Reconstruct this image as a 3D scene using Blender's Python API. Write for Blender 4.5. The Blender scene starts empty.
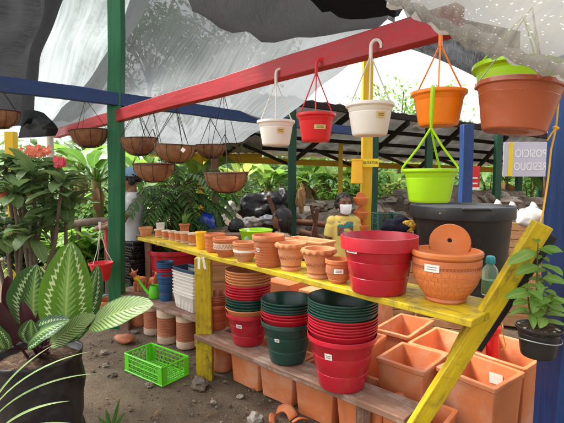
import bpy, bmesh, math, random
from mathutils import Vector, Matrix, noise

R = math.radians
PI = math.pi
rng = random.Random(11)
U = rng.uniform
sc = bpy.context.scene
COL = sc.collection
V = Vector

# ------------------------------------------------------------------ camera
CAM_H, FPX, PITCH = 1.5, 430.0, R(4.45)
cd = bpy.data.cameras.new('camera')
cam = bpy.data.objects.new('camera', cd)
COL.objects.link(cam)
cd.sensor_width = 36.0
cd.lens = FPX / 564.0 * 36.0
cd.clip_start = 0.05
cd.clip_end = 600
cam.location = (0, 0, CAM_H)
cam.rotation_euler = (R(90) - PITCH, 0, 0)
sc.camera = cam

# ------------------------------------------------------------------ world, sun, exposure
SUN_EL, SUN_AZ = R(56), R(290)          # azimuth measured clockwise from +Y (to the camera's left, a little ahead)
w = bpy.data.worlds.new('World')
sc.world = w
w.use_nodes = True
wn, wl = w.node_tree.nodes, w.node_tree.links
for n in list(wn):
    wn.remove(n)
wo = wn.new('ShaderNodeOutputWorld')
wb = wn.new('ShaderNodeBackground')
sky = wn.new('ShaderNodeTexSky')
sky.sky_type = 'NISHITA'
sky.sun_disc = False
sky.sun_elevation = SUN_EL
sky.sun_rotation = SUN_AZ
sky.air_density = 1.0
sky.dust_density = 5.0
sky.ozone_density = 0.6
hsv = wn.new('ShaderNodeHueSaturation')
hsv.inputs['Saturation'].default_value = 0.12
wb.inputs['Strength'].default_value = 0.15
wl.new(sky.outputs[0], hsv.inputs['Color'])
wl.new(hsv.outputs[0], wb.inputs['Color'])
wl.new(wb.outputs[0], wo.inputs[0])
sl = bpy.data.lights.new('sun', 'SUN')
sl.energy = 2.2
sl.angle = R(14)
sl.color = (1.0, 0.94, 0.84)
so = bpy.data.objects.new('sun', sl)
COL.objects.link(so)
sdir = V((math.sin(SUN_AZ) * math.cos(SUN_EL), math.cos(SUN_AZ) * math.cos(SUN_EL), math.sin(SUN_EL)))
so.rotation_euler = sdir.to_track_quat('Z', 'Y').to_euler()
vs = sc.view_settings
vs.view_transform = 'Standard'
vs.look = 'None'
vs.gamma = 1
vs.use_curve_mapping = False
vs.exposure = 1.7
sc.render.engine = 'CYCLES'
sc.cycles.use_denoising = True
sc.cycles.max_bounces = 8
sc.cycles.diffuse_bounces = 4
sc.cycles.transparent_max_bounces = 14
sc.cycles.sample_clamp_indirect = 6.0

# ------------------------------------------------------------------ pixel -> point (used to read sizes and places off the photo)
CP, SP = math.cos(PITCH), math.sin(PITCH)

def ray(px, py):
    xc, yc = (px - 282.0) / FPX, (211.5 - py) / FPX
    return V((xc, CP + yc * SP, -SP + yc * CP))

def at(px, py, Y):
    d = ray(px, py)
    return V((0, 0, CAM_H)) + d * (Y / d.y)

def at_z(px, py, z):
    d = ray(px, py)
    return V((0, 0, CAM_H)) + d * ((z - CAM_H) / d.z)

def span(wpx, Y):
    return wpx * Y / FPX

# ------------------------------------------------------------------ objects, labels
def tag(o, label=None, cat=None, group=None, kind=None):
    if label: o['label'] = label
    if cat: o['category'] = cat
    if group: o['group'] = group
    if kind: o['kind'] = kind
    return o

def thing(name, label, cat, loc=(0, 0, 0), rz=0.0, group=None):
    o = bpy.data.objects.new(name, None)
    o.empty_display_size = 0.05
    COL.objects.link(o)
    o.location = loc
    o.rotation_euler = (0, 0, rz)
    return tag(o, label, cat, group)

def dup(root, loc=None, rz=None, label=None, group=None, scale=None):
    r = root.copy()
    COL.objects.link(r)
    if loc is not None: r.location = loc
    if rz is not None: r.rotation_euler = (0, 0, rz)
    if scale is not None: r.scale = (scale,) * 3 if not hasattr(scale, '__len__') else scale
    if label: r['label'] = label
    if group: r['group'] = group
    for ch in list(root.children):
        c = ch.copy(); COL.objects.link(c); c.parent = r
        for g in list(ch.children):
            d = g.copy(); COL.objects.link(d); d.parent = c
    return r

class MB:
    """collects verts / faces / uv, builds ONE mesh object"""
    def __init__(s):
        s.v, s.f, s.uv = [], [], []
    def add(s, vs, fs, uvs=None, M=None):
        b = len(s.v)
        for i, p in enumerate(vs):
            p = V(p)
            s.v.append(M @ p if M is not None else p)
            s.uv.append(uvs[i] if uvs else (p.x, p.y))
        s.f += [tuple(b + k for k in f) for f in fs]
    def box(s, c, d, M=None):
        x, y, z = c; a, b, h = d[0] / 2, d[1] / 2, d[2] / 2
        vs = [(x + i * a, y + j * b, z + k * h) for k in (-1, 1) for j in (-1, 1) for i in (-1, 1)]
        s.add(vs, [(0, 2, 3, 1), (4, 5, 7, 6), (0, 1, 5, 4), (2, 6, 7, 3), (0, 4, 6, 2), (1, 3, 7, 5)], None, M)
        return s
    def rings(s, rings, cap=True, closed=False, M=None):
        n = len(rings[0]); vs = [p for r in rings for p in r]; fs = []
        m = len(rings)
        uv = [(j / n, i / max(1, m - 1)) for i in range(m) for j in range(n)]
        for i in range(m if closed else m - 1):
            for j in range(n):
                a, b = i * n + j, i * n + (j + 1) % n
                c, d = ((i + 1) % m) * n + (j + 1) % n, ((i + 1) % m) * n + j
                fs.append((a, b, c, d))
        if cap and not closed:
            fs.append(tuple(reversed(range(n))))
            fs.append(tuple((m - 1) * n + j for j in range(n)))
        s.add(vs, fs, uv, M)
        return s
    def tube(s, pts, r, n=8, cap=True, M=None, closed=False):
        pts = [V(p) for p in pts]; m = len(pts)
        rr = r if hasattr(r, '__len__') else [r] * m
        rings = []; side = None
        for i, p in enumerate(pts):
            if closed: t = pts[(i + 1) % m] - pts[i - 1]
            else: t = pts[min(i + 1, m - 1)] - pts[max(i - 1, 0)]
            t = t.normalized() if t.length > 1e-9 else V((0, 0, 1))
            if side is None:
                side = t.cross(V((0, 0, 1)) if abs(t.z) < .9 else V((1, 0, 0))).normalized()
            side = (side - t * side.dot(t)).normalized()
            up = t.cross(side)
            rings.append([p + (side * math.cos(2 * PI * k / n) + up * math.sin(2 * PI * k / n)) * rr[i] for k in range(n)])
        return s.rings(rings, cap, closed, M)
    def loft(s, secs, n=16, M=None):
        """secs: (centre, rx, ry) horizontal ellipses bottom to top"""
        return s.rings([[V((c[0] + rx * math.cos(2 * PI * k / n), c[1] + ry * math.sin(2 * PI * k / n), c[2])) for k in range(n)] for c, rx, ry in secs], True, False, M)
    def lathe(s, prof, n=40, M=None, mod=None):
        vs, fs, uv = [], [], []
        m = len(prof)
        for i, (r, z) in enumerate(prof):
            for j in range(n):
                a = 2 * PI * j / n
                rr, zz = (mod(r, z, a, i) if mod else (r, z))
                vs.append((rr * math.cos(a), rr * math.sin(a), zz)); uv.append((j / n, z))
        for i in range(m - 1):
            for j in range(n):
                fs.append((i * n + j, i * n + (j + 1) % n, (i + 1) * n + (j + 1) % n, (i + 1) * n + j))
        if prof[0][0] < 1e-3 or True:
            fs.append(tuple(reversed(range(n))))
        fs.append(tuple((m - 1) * n + j for j in range(n)))
        s.add(vs, fs, uv, M)
        return s
    def blob(s, c, rad, seed=0, amp=.2, sub=2, freq=1.2, M=None):
        bm = bmesh.new(); bmesh.ops.create_icosphere(bm, subdivisions=sub, radius=1)
        vs = []
        for v in bm.verts:
            p = v.co.copy(); k = 1 + amp * noise.noise(p * freq + V((seed * 3.1, seed * 1.7, seed))) * 2
            vs.append((c[0] + p.x * k * rad[0], c[1] + p.y * k * rad[1], c[2] + p.z * k * rad[2]))
        bm.verts.index_update()
        fs = [tuple(v.index for v in f.verts) for f in bm.faces]
        bm.free()
        s.add(vs, fs, None, M)
        return s
    def leaf(s, base, d, up, L, W, droop=.5, fold=.2, n=6, pw=.75, wave=0.0, seed=0, uo=0.0, ex=.8):
        """a leaf blade with a folded midrib; uv: u along, v across (-1..1)"""
        d = V(d).normalized(); up = V(up)
        side = d.cross(up)
        if side.length < 1e-4: side = d.cross(V((1, 0, .3)))
        side.normalize(); nrm = side.cross(d).normalized()
        p = V(base); vs, uv, fs = [], [], []
        step = L / n
        for i in range(n + 1):
            t = i / n
            wd = W * .5 * max(0.02, math.sin(PI * min(1, t ** pw * .985 + .012)) ** ex)
            wv = wave * W * math.sin(t * 17 + seed)
            for k, sg in enumerate((-1, 0, 1)):
                q = p + side * (sg * wd) + nrm * (abs(sg) * (wd * fold * 2 + wv * (1 if sg > 0 else -.8)))
                vs.append(q); uv.append((t + uo, float(sg)))
            if i < n:
                for k in (0, 1):
                    a = i * 3 + k
                    fs.append((a, a + 1, a + 4, a + 3))
            ang = droop / n
            d = (d * math.cos(ang) - nrm * math.sin(ang)).normalized()
            nrm = side.cross(d).normalized()
            p = p + d * step
        s.add(vs, fs, uv)
        return s
    def build(s, name, m, parent=None, smooth=True, angle=35, bevel=0.0, solid=0.0, loc=None):
        me = bpy.data.meshes.new(name)
        me.from_pydata([tuple(p) for p in s.v], [], s.f)
        ul = me.uv_layers.new(name='UVMap')
        lv = [0] * len(me.loops); me.loops.foreach_get('vertex_index', lv)
        flat = [0.0] * (2 * len(lv))
        for i, k in enumerate(lv):
            flat[2 * i], flat[2 * i + 1] = s.uv[k]
        ul.data.foreach_set('uv', flat)
        for mm in (m if isinstance(m, (list, tuple)) else [m]):
            me.materials.append(mm)
        if smooth:
            me.polygons.foreach_set('use_smooth', [True] * len(me.polygons))
            if angle < 170: me.set_sharp_from_angle(angle=R(angle))
        me.update()
        o = bpy.data.objects.new(name, me)
        COL.objects.link(o)
        if parent is not None: o.parent = parent
        if loc is not None: o.location = loc
        if solid:
            q = o.modifiers.new('solid', 'SOLIDIFY'); q.thickness = solid; q.offset = 0
        if bevel:
            q = o.modifiers.new('bevel', 'BEVEL'); q.width = bevel; q.segments = 2; q.limit_method = 'ANGLE'; q.angle_limit = R(40)
        return o

def inst(o, name=None, parent=None, loc=None, rz=None):
    c = o.copy(); COL.objects.link(c)
    if name: c.name = name
    c.parent = parent
    if loc is not None: c.location = loc
    if rz is not None: c.rotation_euler = (0, 0, rz)
    return c

def bar(name, p0, p1, w, h, m, parent=None, wob=.002, bevel=.004, up=V((0, 0, 1)), seed=0):
    """a sawn timber from p0 to p1 (centre line), local X along it; w sideways, h along up"""
    p0, p1 = V(p0), V(p1); L = (p1 - p0).length; d = (p1 - p0).normalized()
    side = up.cross(d)
    if side.length < 1e-3: side = V((1, 0, 0))
    side.normalize(); u = d.cross(side)
    k = max(2, int(L / .12)); b = MB(); rings = []
    for i in range(k + 1):
        x = -L / 2 + L * i / k
        dy = noise.noise(V((x * 1.3, seed * 7.7 + 3, 0))) * wob * 3; dz = noise.noise(V((x * 1.3, seed * 5.1, 9))) * wob * 3
        ww = w * .5 + noise.noise(V((x * 4, seed, 4))) * wob; hh = h * .5 + noise.noise(V((x * 4, seed, 8))) * wob
        rings.append([V((x, dy - ww, dz - hh)), V((x, dy + ww, dz - hh)), V((x, dy + ww, dz + hh)), V((x, dy - ww, dz + hh))])
    b.rings(rings)
    o = b.build(name, m, parent, bevel=bevel)
    mid = (p0 + p1) / 2
    mt = Matrix((d, side, u)).transposed().to_4x4(); mt.translation = mid
    if parent is not None:
        mt = (Matrix.Translation(parent.location) @ parent.rotation_euler.to_matrix().to_4x4()).inverted() @ mt
    o.matrix_local = mt
    return o

# ------------------------------------------------------------------ materials
def nt(name):
    m = bpy.data.materials.new(name); m.use_nodes = True
    N, L = m.node_tree.nodes, m.node_tree.links
    for n in list(N): N.remove(n)
    return m, N, L

def coords(N, L, stretch=(1, 1, 1), kind='Object'):
    tc = N.new('ShaderNodeTexCoord'); oi = N.new('ShaderNodeObjectInfo')
    ml = N.new('ShaderNodeMath'); ml.operation = 'MULTIPLY'; ml.inputs[1].default_value = 37.0
    L.new(oi.outputs['Random'], ml.inputs[0])
    ad = N.new('ShaderNodeVectorMath'); ad.operation = 'ADD'
    L.new(tc.outputs[kind], ad.inputs[0]); L.new(ml.outputs[0], ad.inputs[1])
    mp = N.new('ShaderNodeMapping'); mp.inputs['Scale'].default_value = stretch
    L.new(ad.outputs[0], mp.inputs['Vector'])
    return mp.outputs[0], oi.outputs['Random']

def noise_n(N, L, vec, scale, detail=4, rough=.55, dist=0):
    n = N.new('ShaderNodeTexNoise'); n.inputs['Scale'].default_value = scale
    n.inputs['Detail'].default_value = detail; n.inputs['Roughness'].default_value = rough
    n.inputs['Distortion'].default_value = dist
    L.new(vec, n.inputs['Vector'])
    return n.outputs['Fac']

def ramp(N, L, fac, stops):
    r = N.new('ShaderNodeValToRGB'); e = r.color_ramp.elements
    while len(e) < len(stops): e.new(.5)
    for k, (p, c) in enumerate(stops):
        e[k].position = p
        e[k].color = (c, c, c, 1) if not hasattr(c, '__len__') else (*c[:3], 1)
    L.new(fac, r.inputs[0])
    return r.outputs[0]

def mixc(N, L, fac, a, b, blend='MIX'):
    x = N.new('ShaderNodeMix'); x.data_type = 'RGBA'; x.blend_type = blend
    for sk, val in ((x.inputs[0], fac), (x.inputs[6], a), (x.inputs[7], b)):
        if hasattr(val, 'is_linked') or hasattr(val, 'node'): L.new(val, sk)
        elif hasattr(val, '__len__'): sk.default_value = (*val[:3], 1)
        else: sk.default_value = val
    return x.outputs[2]

def mathn(N, L, op, a, b=0.0, clamp=False):
    x = N.new('ShaderNodeMath'); x.operation = op; x.use_clamp = clamp
    for sk, val in ((x.inputs[0], a), (x.inputs[1], b)):
        if hasattr(val, 'node'): L.new(val, sk)
        else: sk.default_value = val
    return x.outputs[0]

def out(N, L, sh):
    o = N.new('ShaderNodeOutputMaterial'); L.new(sh, o.inputs[0])

def bumpn(N, L, h, strength, dist=.01):
    b = N.new('ShaderNodeBump'); b.inputs['Strength'].default_value = strength; b.inputs['Distance'].default_value = dist
    L.new(h, b.inputs['Height'])
    return b.outputs[0]

def sc3(c, k): return tuple(min(1, x * k) for x in c)

def mat(name, col, rough=.55, var=.18, scale=9, stretch=(1, 1, 1), bump=.15, bscale=70, spec=.4, col2=None, amt2=.4, scale2=4, edge=(.5, .62), hv=.1, coat=0.0, metal=0.0, trl=0.0):
    m, N, L = nt(name)
    vec, rnd = coords(N, L, stretch)
    n1 = noise_n(N, L, vec, scale, 5)
    c = ramp(N, L, n1, [(.28, sc3(col, 1 - var)), (.72, sc3(col, 1 + var))])
    if col2:
        n2 = noise_n(N, L, vec, scale2, 6, .65, .4)
        f = ramp(N, L, n2, [(edge[0], 0), (edge[1], amt2)])
        c = mixc(N, L, f, c, col2)
    hs = N.new('ShaderNodeHueSaturation'); L.new(c, hs.inputs['Color'])
    L.new(mathn(N, L, 'MULTIPLY_ADD', rnd, 2 * hv), hs.inputs['Value'])
    hs.inputs['Value'].links[0].from_node.inputs[2].default_value = 1 - hv
    p = N.new('ShaderNodeBsdfPrincipled')
    L.new(hs.outputs[0], p.inputs['Base Color'])
    rr = ramp(N, L, n1, [(.3, max(0, rough - .08)), (.7, min(1, rough + .08))])
    L.new(rr, p.inputs['Roughness'])
    p.inputs['Specular IOR Level'].default_value = spec
    p.inputs['Coat Weight'].default_value = coat
    p.inputs['Metallic'].default_value = metal
    if bump:
        L.new(bumpn(N, L, noise_n(N, L, vec, bscale, 4, .6), bump, .004), p.inputs['Normal'])
    sh = p.outputs[0]
    if trl:
        t = N.new('ShaderNodeBsdfTranslucent'); L.new(hs.outputs[0], t.inputs[0])
        x = N.new('ShaderNodeMixShader'); x.inputs[0].default_value = trl
        L.new(sh, x.inputs[1]); L.new(t.outputs[0], x.inputs[2]); sh = x.outputs[0]
    out(N, L, sh)
    return m

def leafmat(name, dark, light, vein=None, rough=.42, trl=.3, spots=None):
    m, N, L = nt(name)
    vec, rnd = coords(N, L)
    n1 = noise_n(N, L, vec, 5, 3)
    c = mixc(N, L, ramp(N, L, n1, [(.3, 0), (.7, 1)]), dark, light)
    uvn = N.new('ShaderNodeUVMap'); sp = N.new('ShaderNodeSeparateXYZ'); L.new(uvn.outputs[0], sp.inputs[0])
    av = mathn(N, L, 'ABSOLUTE', sp.outputs[1])
    # midrib and side veins
    a2 = mathn(N, L, 'SUBTRACT', mathn(N, L, 'MULTIPLY', sp.outputs[0], 60.0), mathn(N, L, 'MULTIPLY', av, 26.0))
    sv = mathn(N, L, 'SINE', a2)
    rib = ramp(N, L, av, [(.03, .55), (.1, 0)])
    vv = mathn(N, L, 'MAXIMUM', rib, ramp(N, L, sv, [(.8, 0), (1, .18)]))
    c = mixc(N, L, vv, c, vein or sc3(light, 1.7))
    # light along the leaf: tips paler / older leaves yellower
    if spots:
        n3 = noise_n(N, L, vec, 40, 3)
        c = mixc(N, L, ramp(N, L, n3, [(.52, 0), (.6, .8)]), c, spots)
    hs = N.new('ShaderNodeHueSaturation'); L.new(c, hs.inputs['Color'])
    k = mathn(N, L, 'MULTIPLY_ADD', rnd, .3); k.node.inputs[2].default_value = .85; L.new(k, hs.inputs['Value'])
    p = N.new('ShaderNodeBsdfPrincipled'); L.new(hs.outputs[0], p.inputs['Base Color'])
    p.inputs['Roughness'].default_value = rough; p.inputs['Specular IOR Level'].default_value = .4
    L.new(bumpn(N, L, sv, .25, .002), p.inputs['Normal'])
    t = N.new('ShaderNodeBsdfTranslucent'); L.new(mixc(N, L, .35, hs.outputs[0], sc3(light, 1.5)), t.inputs[0])
    x = N.new('ShaderNodeMixShader'); x.inputs[0].default_value = trl
    L.new(p.outputs[0], x.inputs[1]); L.new(t.outputs[0], x.inputs[2])
    out(N, L, x.outputs[0])
    return m

def sheetmat(name, col, opac, trl, streak=(160, 3), rough=.6, gloss=.3, ovar=.15, drops=0, weave=0):
    """a thin film or net: part see-through, part scattering; streaks follow the sheet's own uv"""
    m, N, L = nt(name)
    uvn = N.new('ShaderNodeUVMap'); mp = N.new('ShaderNodeMapping'); mp.inputs['Scale'].default_value = (streak[0], streak[1], 1)
    L.new(uvn.outputs[0], mp.inputs[0])
    n1 = noise_n(N, L, mp.outputs[0], 1, 4, .65)
    n2 = noise_n(N, L, uvn.outputs[0], 5, 5, .6, .6)
    c = mixc(N, L, ramp(N, L, n2, [(.3, 0), (.7, 1)]), sc3(col, .7), sc3(col, 1.25))
    if streak[0] != streak[1]: c = mixc(N, L, ramp(N, L, n1, [(.35, 0), (.65, .6)]), c, sc3(col, 1.9))
    if drops:
        vo = N.new('ShaderNodeTexVoronoi'); vo.inputs['Scale'].default_value = drops; L.new(uvn.outputs[0], vo.inputs['Vector'])
        c = mixc(N, L, ramp(N, L, vo.outputs['Distance'], [(.10, .9), (.2, 0)]), c, (.8, .8, .78))
    f = mathn(N, L, 'ADD', ramp(N, L, n1, [(.3, 0), (.7, ovar)]), ramp(N, L, n2, [(.3, 0), (.7, ovar)]))
    f = mathn(N, L, 'ADD', f, opac - ovar, True)
    if weave:
        b = N.new('ShaderNodeTexBrick'); b.inputs['Scale'].default_value = weave; b.inputs['Mortar Size'].default_value = .006
        b.inputs['Color1'].default_value = (0, 0, 0, 1); b.inputs['Color2'].default_value = (0, 0, 0, 1); b.inputs['Mortar'].default_value = (1, 1, 1, 1)
        L.new(uvn.outputs[0], b.inputs['Vector'])
        f = mathn(N, L, 'ADD', f, mathn(N, L, 'MULTIPLY', b.outputs[0], .25), True)
    p = N.new('ShaderNodeBsdfPrincipled'); L.new(c, p.inputs['Base Color']); p.inputs['Roughness'].default_value = rough
    p.inputs['Specular IOR Level'].default_value = gloss
    L.new(bumpn(N, L, n2, .5, .02), p.inputs['Normal'])
    t = N.new('ShaderNodeBsdfTranslucent'); L.new(c, t.inputs[0])
    x = N.new('ShaderNodeMixShader'); x.inputs[0].default_value = trl
    L.new(p.outputs[0], x.inputs[1]); L.new(t.outputs[0], x.inputs[2])
    tr = N.new('ShaderNodeBsdfTransparent')
    y = N.new('ShaderNodeMixShader'); L.new(f, y.inputs[0])
    L.new(tr.outputs[0], y.inputs[1]); L.new(x.outputs[0], y.inputs[2])
    out(N, L, y.outputs[0])
    return m

def paintwood(name, col, wood=(.20, .13, .08), wear=.35, edge=(.56, .68), rough=.5, var=.18, smear=None):
    m, N, L = nt(name)
    vec, rnd = coords(N, L, (1.2, 12, 12))
    vec2, _ = coords(N, L, (3, 3, 3))
    n1 = noise_n(N, L, vec, 3, 6, .65)
    n2 = noise_n(N, L, vec2, 2.2, 6, .7, .5)
    c = mixc(N, L, ramp(N, L, n1, [(.3, 0), (.7, 1)]), sc3(col, 1 - var), sc3(col, 1 + var))
    if smear:
        c = mixc(N, L, ramp(N, L, noise_n(N, L, vec, 2.1, 5, .7), [(.45, 0), (.65, .6)]), c, smear)
    f = mathn(N, L, 'MULTIPLY', ramp(N, L, n2, [(edge[0], 0), (edge[1], 1)]), ramp(N, L, n1, [(.4, 0), (.55, wear)]))
    c = mixc(N, L, f, c, wood)
    p = N.new('ShaderNodeBsdfPrincipled'); L.new(c, p.inputs['Base Color'])
    L.new(ramp(N, L, n1, [(.3, rough - .1), (.7, rough + .15)]), p.inputs['Roughness'])
    p.inputs['Specular IOR Level'].default_value = .35
    L.new(bumpn(N, L, n1, .5, .004), p.inputs['Normal'])
    out(N, L, p.outputs[0])
    return m

# ------------------------------------------------------------------ palette
TERRA = (.54, .165, .058)
M = {}
M['terra'] = mat('terracotta', TERRA, .72, .14, 7, bump=.3, bscale=120, spec=.25, col2=(.62, .34, .21), amt2=.6, scale2=6, edge=(.48, .68))
M['terra_pale'] = mat('pale_terracotta', (.60, .23, .10), .75, .12, 6, bump=.2, bscale=140, spec=.2, col2=(.66, .42, .29), amt2=.6, scale2=5, edge=(.48, .68))
M['terra_box'] = mat('terracotta_box', (.60, .185, .066), .7, .12, 4, bump=.25, bscale=90, spec=.25, col2=(.64, .37, .24), amt2=.7, scale2=3.2, edge=(.46, .70))
M['terra_dark'] = mat('dark_terracotta', (.36, .12, .06), .7, .2, 9, bump=.25, spec=.25, col2=(.5, .25, .15), amt2=.4)
M['terra_cream'] = mat('cream_slip', (.62, .46, .34), .75, .12, 9, bump=.15, spec=.2, col2=(.5, .26, .15), amt2=.5)
M['terra_orange'] = mat('orange_terracotta', (.66, .20, .055), .6, .1, 7, bump=.15, spec=.3, col2=(.7, .3, .13), amt2=.4)
M['red_plastic'] = mat('red_plastic', (.45, .012, .028), .30, .08, 5, bump=.06, bscale=14, spec=.45, col2=(.36, .075, .07), amt2=.4, scale2=6, edge=(.52, .72))
M['bright_red'] = mat('bright_red_plastic', (.60, .012, .018), .32, .06, 5, bump=.04, spec=.45)
M['green_plastic'] = mat('dark_green_plastic', (.014, .056, .042), .32, .12, 5, bump=.06, bscale=14, spec=.45, col2=(.06, .10, .085), amt2=.45, scale2=6, edge=(.52, .72))
M['brick_plastic'] = mat('brick_red_plastic', (.37, .085, .032), .27, .08, 5, bump=.05, bscale=12, spec=.5, col2=(.42, .17, .10), amt2=.4, scale2=6)
M['orange_plastic'] = mat('orange_plastic', (.78, .19, .006), .28, .05, 5, bump=.03, spec=.45)
M['tan_plastic'] = mat('orange_brown_plastic', (.56, .20, .07), .42, .06, 5, bump=.03, spec=.45)
M['lime_plastic'] = mat('lime_plastic', (.34, .64, .008), .28, .05, 5, bump=.03, spec=.45)
M['lime_crate'] = mat('green_crate_plastic', (.13, .60, .02), .4, .08, 5, bump=.05, spec=.45)
M['white_plastic'] = mat('white_plastic', (.74, .70, .64), .38, .04, 4, bump=.03, spec=.45, col2=(.55, .5, .42), amt2=.2)
M['yellow_plastic'] = mat('yellow_plastic', (.78, .42, .012), .4, .06, 5, bump=.03, spec=.45)
M['blue_plastic'] = mat('blue_plastic', (.02, .09, .22), .4, .1, 5, bump=.04, spec=.45)
M['navy_plastic'] = mat('navy_plastic', (.02, .06, .13), .45, .1, 5, bump=.04, spec=.45)
M['black_tub'] = mat('black_tub_plastic', (.011, .011, .012), .5, .25, 4, bump=.08, bscale=30, spec=.4, col2=(.07, .065, .06), amt2=.35, scale2=3)
M['black_pot'] = mat('black_pot_plastic', (.013, .013, .014), .45, .2, 5, bump=.05, spec=.4, col2=(.06, .05, .04), amt2=.3)
M['bag'] = mat('black_film', (.011, .011, .013), .42, .3, 5, bump=.8, bscale=16, spec=.35, col2=(.07, .06, .055), amt2=.35)
M['coco'] = mat('coco_fibre', (.25, .125, .068), .95, .3, 14, bump=.9, bscale=150, spec=.1, col2=(.20, .08, .04), amt2=.6, scale2=12)
M['wire'] = mat('dark_wire', (.02, .015, .012), .6, .2, 20, bump=0, spec=.3)
M['wire_grey'] = mat('galvanised_wire', (.35, .34, .32), .4, .1, 20, bump=0, spec=.5, metal=.6)
M['soil'] = mat('potting_soil', (.045, .028, .018), .95, .5, 40, bump=1.0, bscale=90, spec=.1, col2=(.16, .11, .07), amt2=.6, scale2=30)
M['sticker'] = mat('paper_sticker', (.78, .75, .68), .6, .04, 9, bump=0, spec=.3)
M['sticker_tan'] = mat('yellow_sticker', (.72, .55, .22), .55, .06, 9, bump=0, spec=.3)
M['ink'] = mat('faded_ink', (.06, .05, .05), .6, .1, 9, bump=0, spec=.3)
M['paint_yellow'] = paintwood('yellow_paint', (.58, .42, .010), (.12, .09, .03), .85, (.47, .62), .5, .2, smear=(.30, .21, .012))
M['paint_yellow_post'] = paintwood('ochre_yellow_paint', (.64, .40, .012), (.2, .13, .04), .4, (.6, .7), .5, .12)
M['paint_blue'] = paintwood('blue_paint', (.011, .038, .135), (.05, .08, .15), .5, (.55, .7), .45, .25)
M['paint_green'] = paintwood('green_paint', (.012, .12, .045), (.06, .15, .07), .5, (.56, .7), .45, .25)
M['paint_dkgreen'] = paintwood('dark_green_paint', (.008, .05, .026), (.05, .07, .05), .5, (.58, .7), .5, .25)
M['paint_red'] = paintwood('red_paint', (.34, .016, .022), (.18, .04, .035), .6, (.52, .68), .45, .25)
M['paint_black'] = paintwood('black_paint', (.012, .012, .013), (.05, .04, .03), .6, (.52, .7), .55, .3)
M['wood_brown'] = paintwood('weathered_board', (.20, .105, .07), (.33, .26, .21), .8, (.46, .6), .8, .3)
M['wood_crate'] = paintwood('pine_board', (.52, .26, .11), (.62, .42, .24), .6, (.5, .65), .7, .2)
M['wood_post'] = paintwood('brown_post', (.13, .055, .03), (.2, .12, .08), .6, (.52, .7), .8, .3)
M['stone'] = mat('grey_brown_stone', (.19, .15, .115), .9, .4, 6, bump=1.0, bscale=16, spec=.15, col2=(.34, .29, .24), amt2=.6, scale2=5, hv=.35)
M['stone_pale'] = mat('pale_stone', (.36, .32, .27), .9, .25, 7, bump=.7, bscale=25, spec=.2, col2=(.2, .16, .12), amt2=.5, hv=.25)
M['tin'] = mat('old_tin', (.42, .42, .41), .55, .25, 3, bump=.1, spec=.4, col2=(.2, .16, .13), amt2=.6, scale2=2, hv=0, trl=.35)
M['black_timber'] = mat('dark_timber', (.022, .016, .014), .8, .3, 9, bump=.3, spec=.2)

# ------------------------------------------------------------------ ground
def make_ground():
    xs = [-220, -120, -60, -30, -16, -9] + [-6 + .08 * i for i in range(151)] + [9, 16, 30, 60, 120, 220]
    ys = [-120, -40, -12, -4, -1] + [0 + .08 * i for i in range(124)] + [12, 15, 20, 30, 60, 120, 260]
    b = MB(); vs = []; fs = []
    for y in ys:
        for x in xs:
            z = .024 * noise.noise(V((x * 1.1, y * 1.1, 0))) + .016 * noise.noise(V((x * 4, y * 4, 3)))
            vs.append((x, y, z - .012 if abs(x) < 9 and -1 < y < 12 else -.012))
    n = len(xs)
    for j in range(len(ys) - 1):
        for i in range(n - 1):
            fs.append((j * n + i, j * n + i + 1, (j + 1) * n + i + 1, (j + 1) * n + i))
    b.add(vs, fs)
    m, N, L = nt('bare_soil')
    tc = N.new('ShaderNodeTexCoord'); vec = tc.outputs['Object']
    big = noise_n(N, L, vec, .9, 5, .6); mid = noise_n(N, L, vec, 7, 6, .65); fine = noise_n(N, L, vec, 60, 5, .7)
    c = mixc(N, L, ramp(N, L, mid, [(.3, 0), (.7, 1)]), (.125, .088, .058), (.27, .20, .137))
    c = mixc(N, L, ramp(N, L, big, [(.4, 0), (.65, .55)]), c, (.32, .25, .18))
    c = mixc(N, L, ramp(N, L, fine, [(.25, .5), (.5, 0)]), c, (.05, .034, .024))
    vo = N.new('ShaderNodeTexVoronoi'); vo.inputs['Scale'].default_value = 55; L.new(vec, vo.inputs['Vector'])
    peb = ramp(N, L, vo.outputs['Distance'], [(.12, .7), (.26, 0)])
    peb = mathn(N, L, 'MULTIPLY', peb, ramp(N, L, mid, [(.48, 0), (.6, 1)]))
    c = mixc(N, L, peb, c, (.36, .32, .28))
    p = N.new('ShaderNodeBsdfPrincipled'); L.new(c, p.inputs['Base Color']); p.inputs['Roughness'].default_value = .95
    p.inputs['Specular IOR Level'].default_value = .15
    h = mathn(N, L, 'ADD', mathn(N, L, 'ADD', fine, mid), mathn(N, L, 'MULTIPLY', peb, .6))
    L.new(bumpn(N, L, h, 1.0, .035), p.inputs['Normal'])
    out(N, L, p.outputs[0])
    tag(b.build('ground', m, angle=180), kind='structure')
make_ground()

# loose gravel and crumbs on the soil: nobody could count them
g = MB()
for i in range(3800):
    x, y = U(-2.6, 1.9), U(1.6, 5.6)
    r = rng.choice([.004, .005, .006, .007, .009, .012]) * U(.7, 1.3)
    g.blob((x, y, -.004), (r, r * U(.7, 1.2), r * .6), i, .25, 1)
tag(g.build('gravel', M['stone'], angle=60), 'small grey stones and clods loose on the brown soil', None, None, 'stuff')

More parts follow.
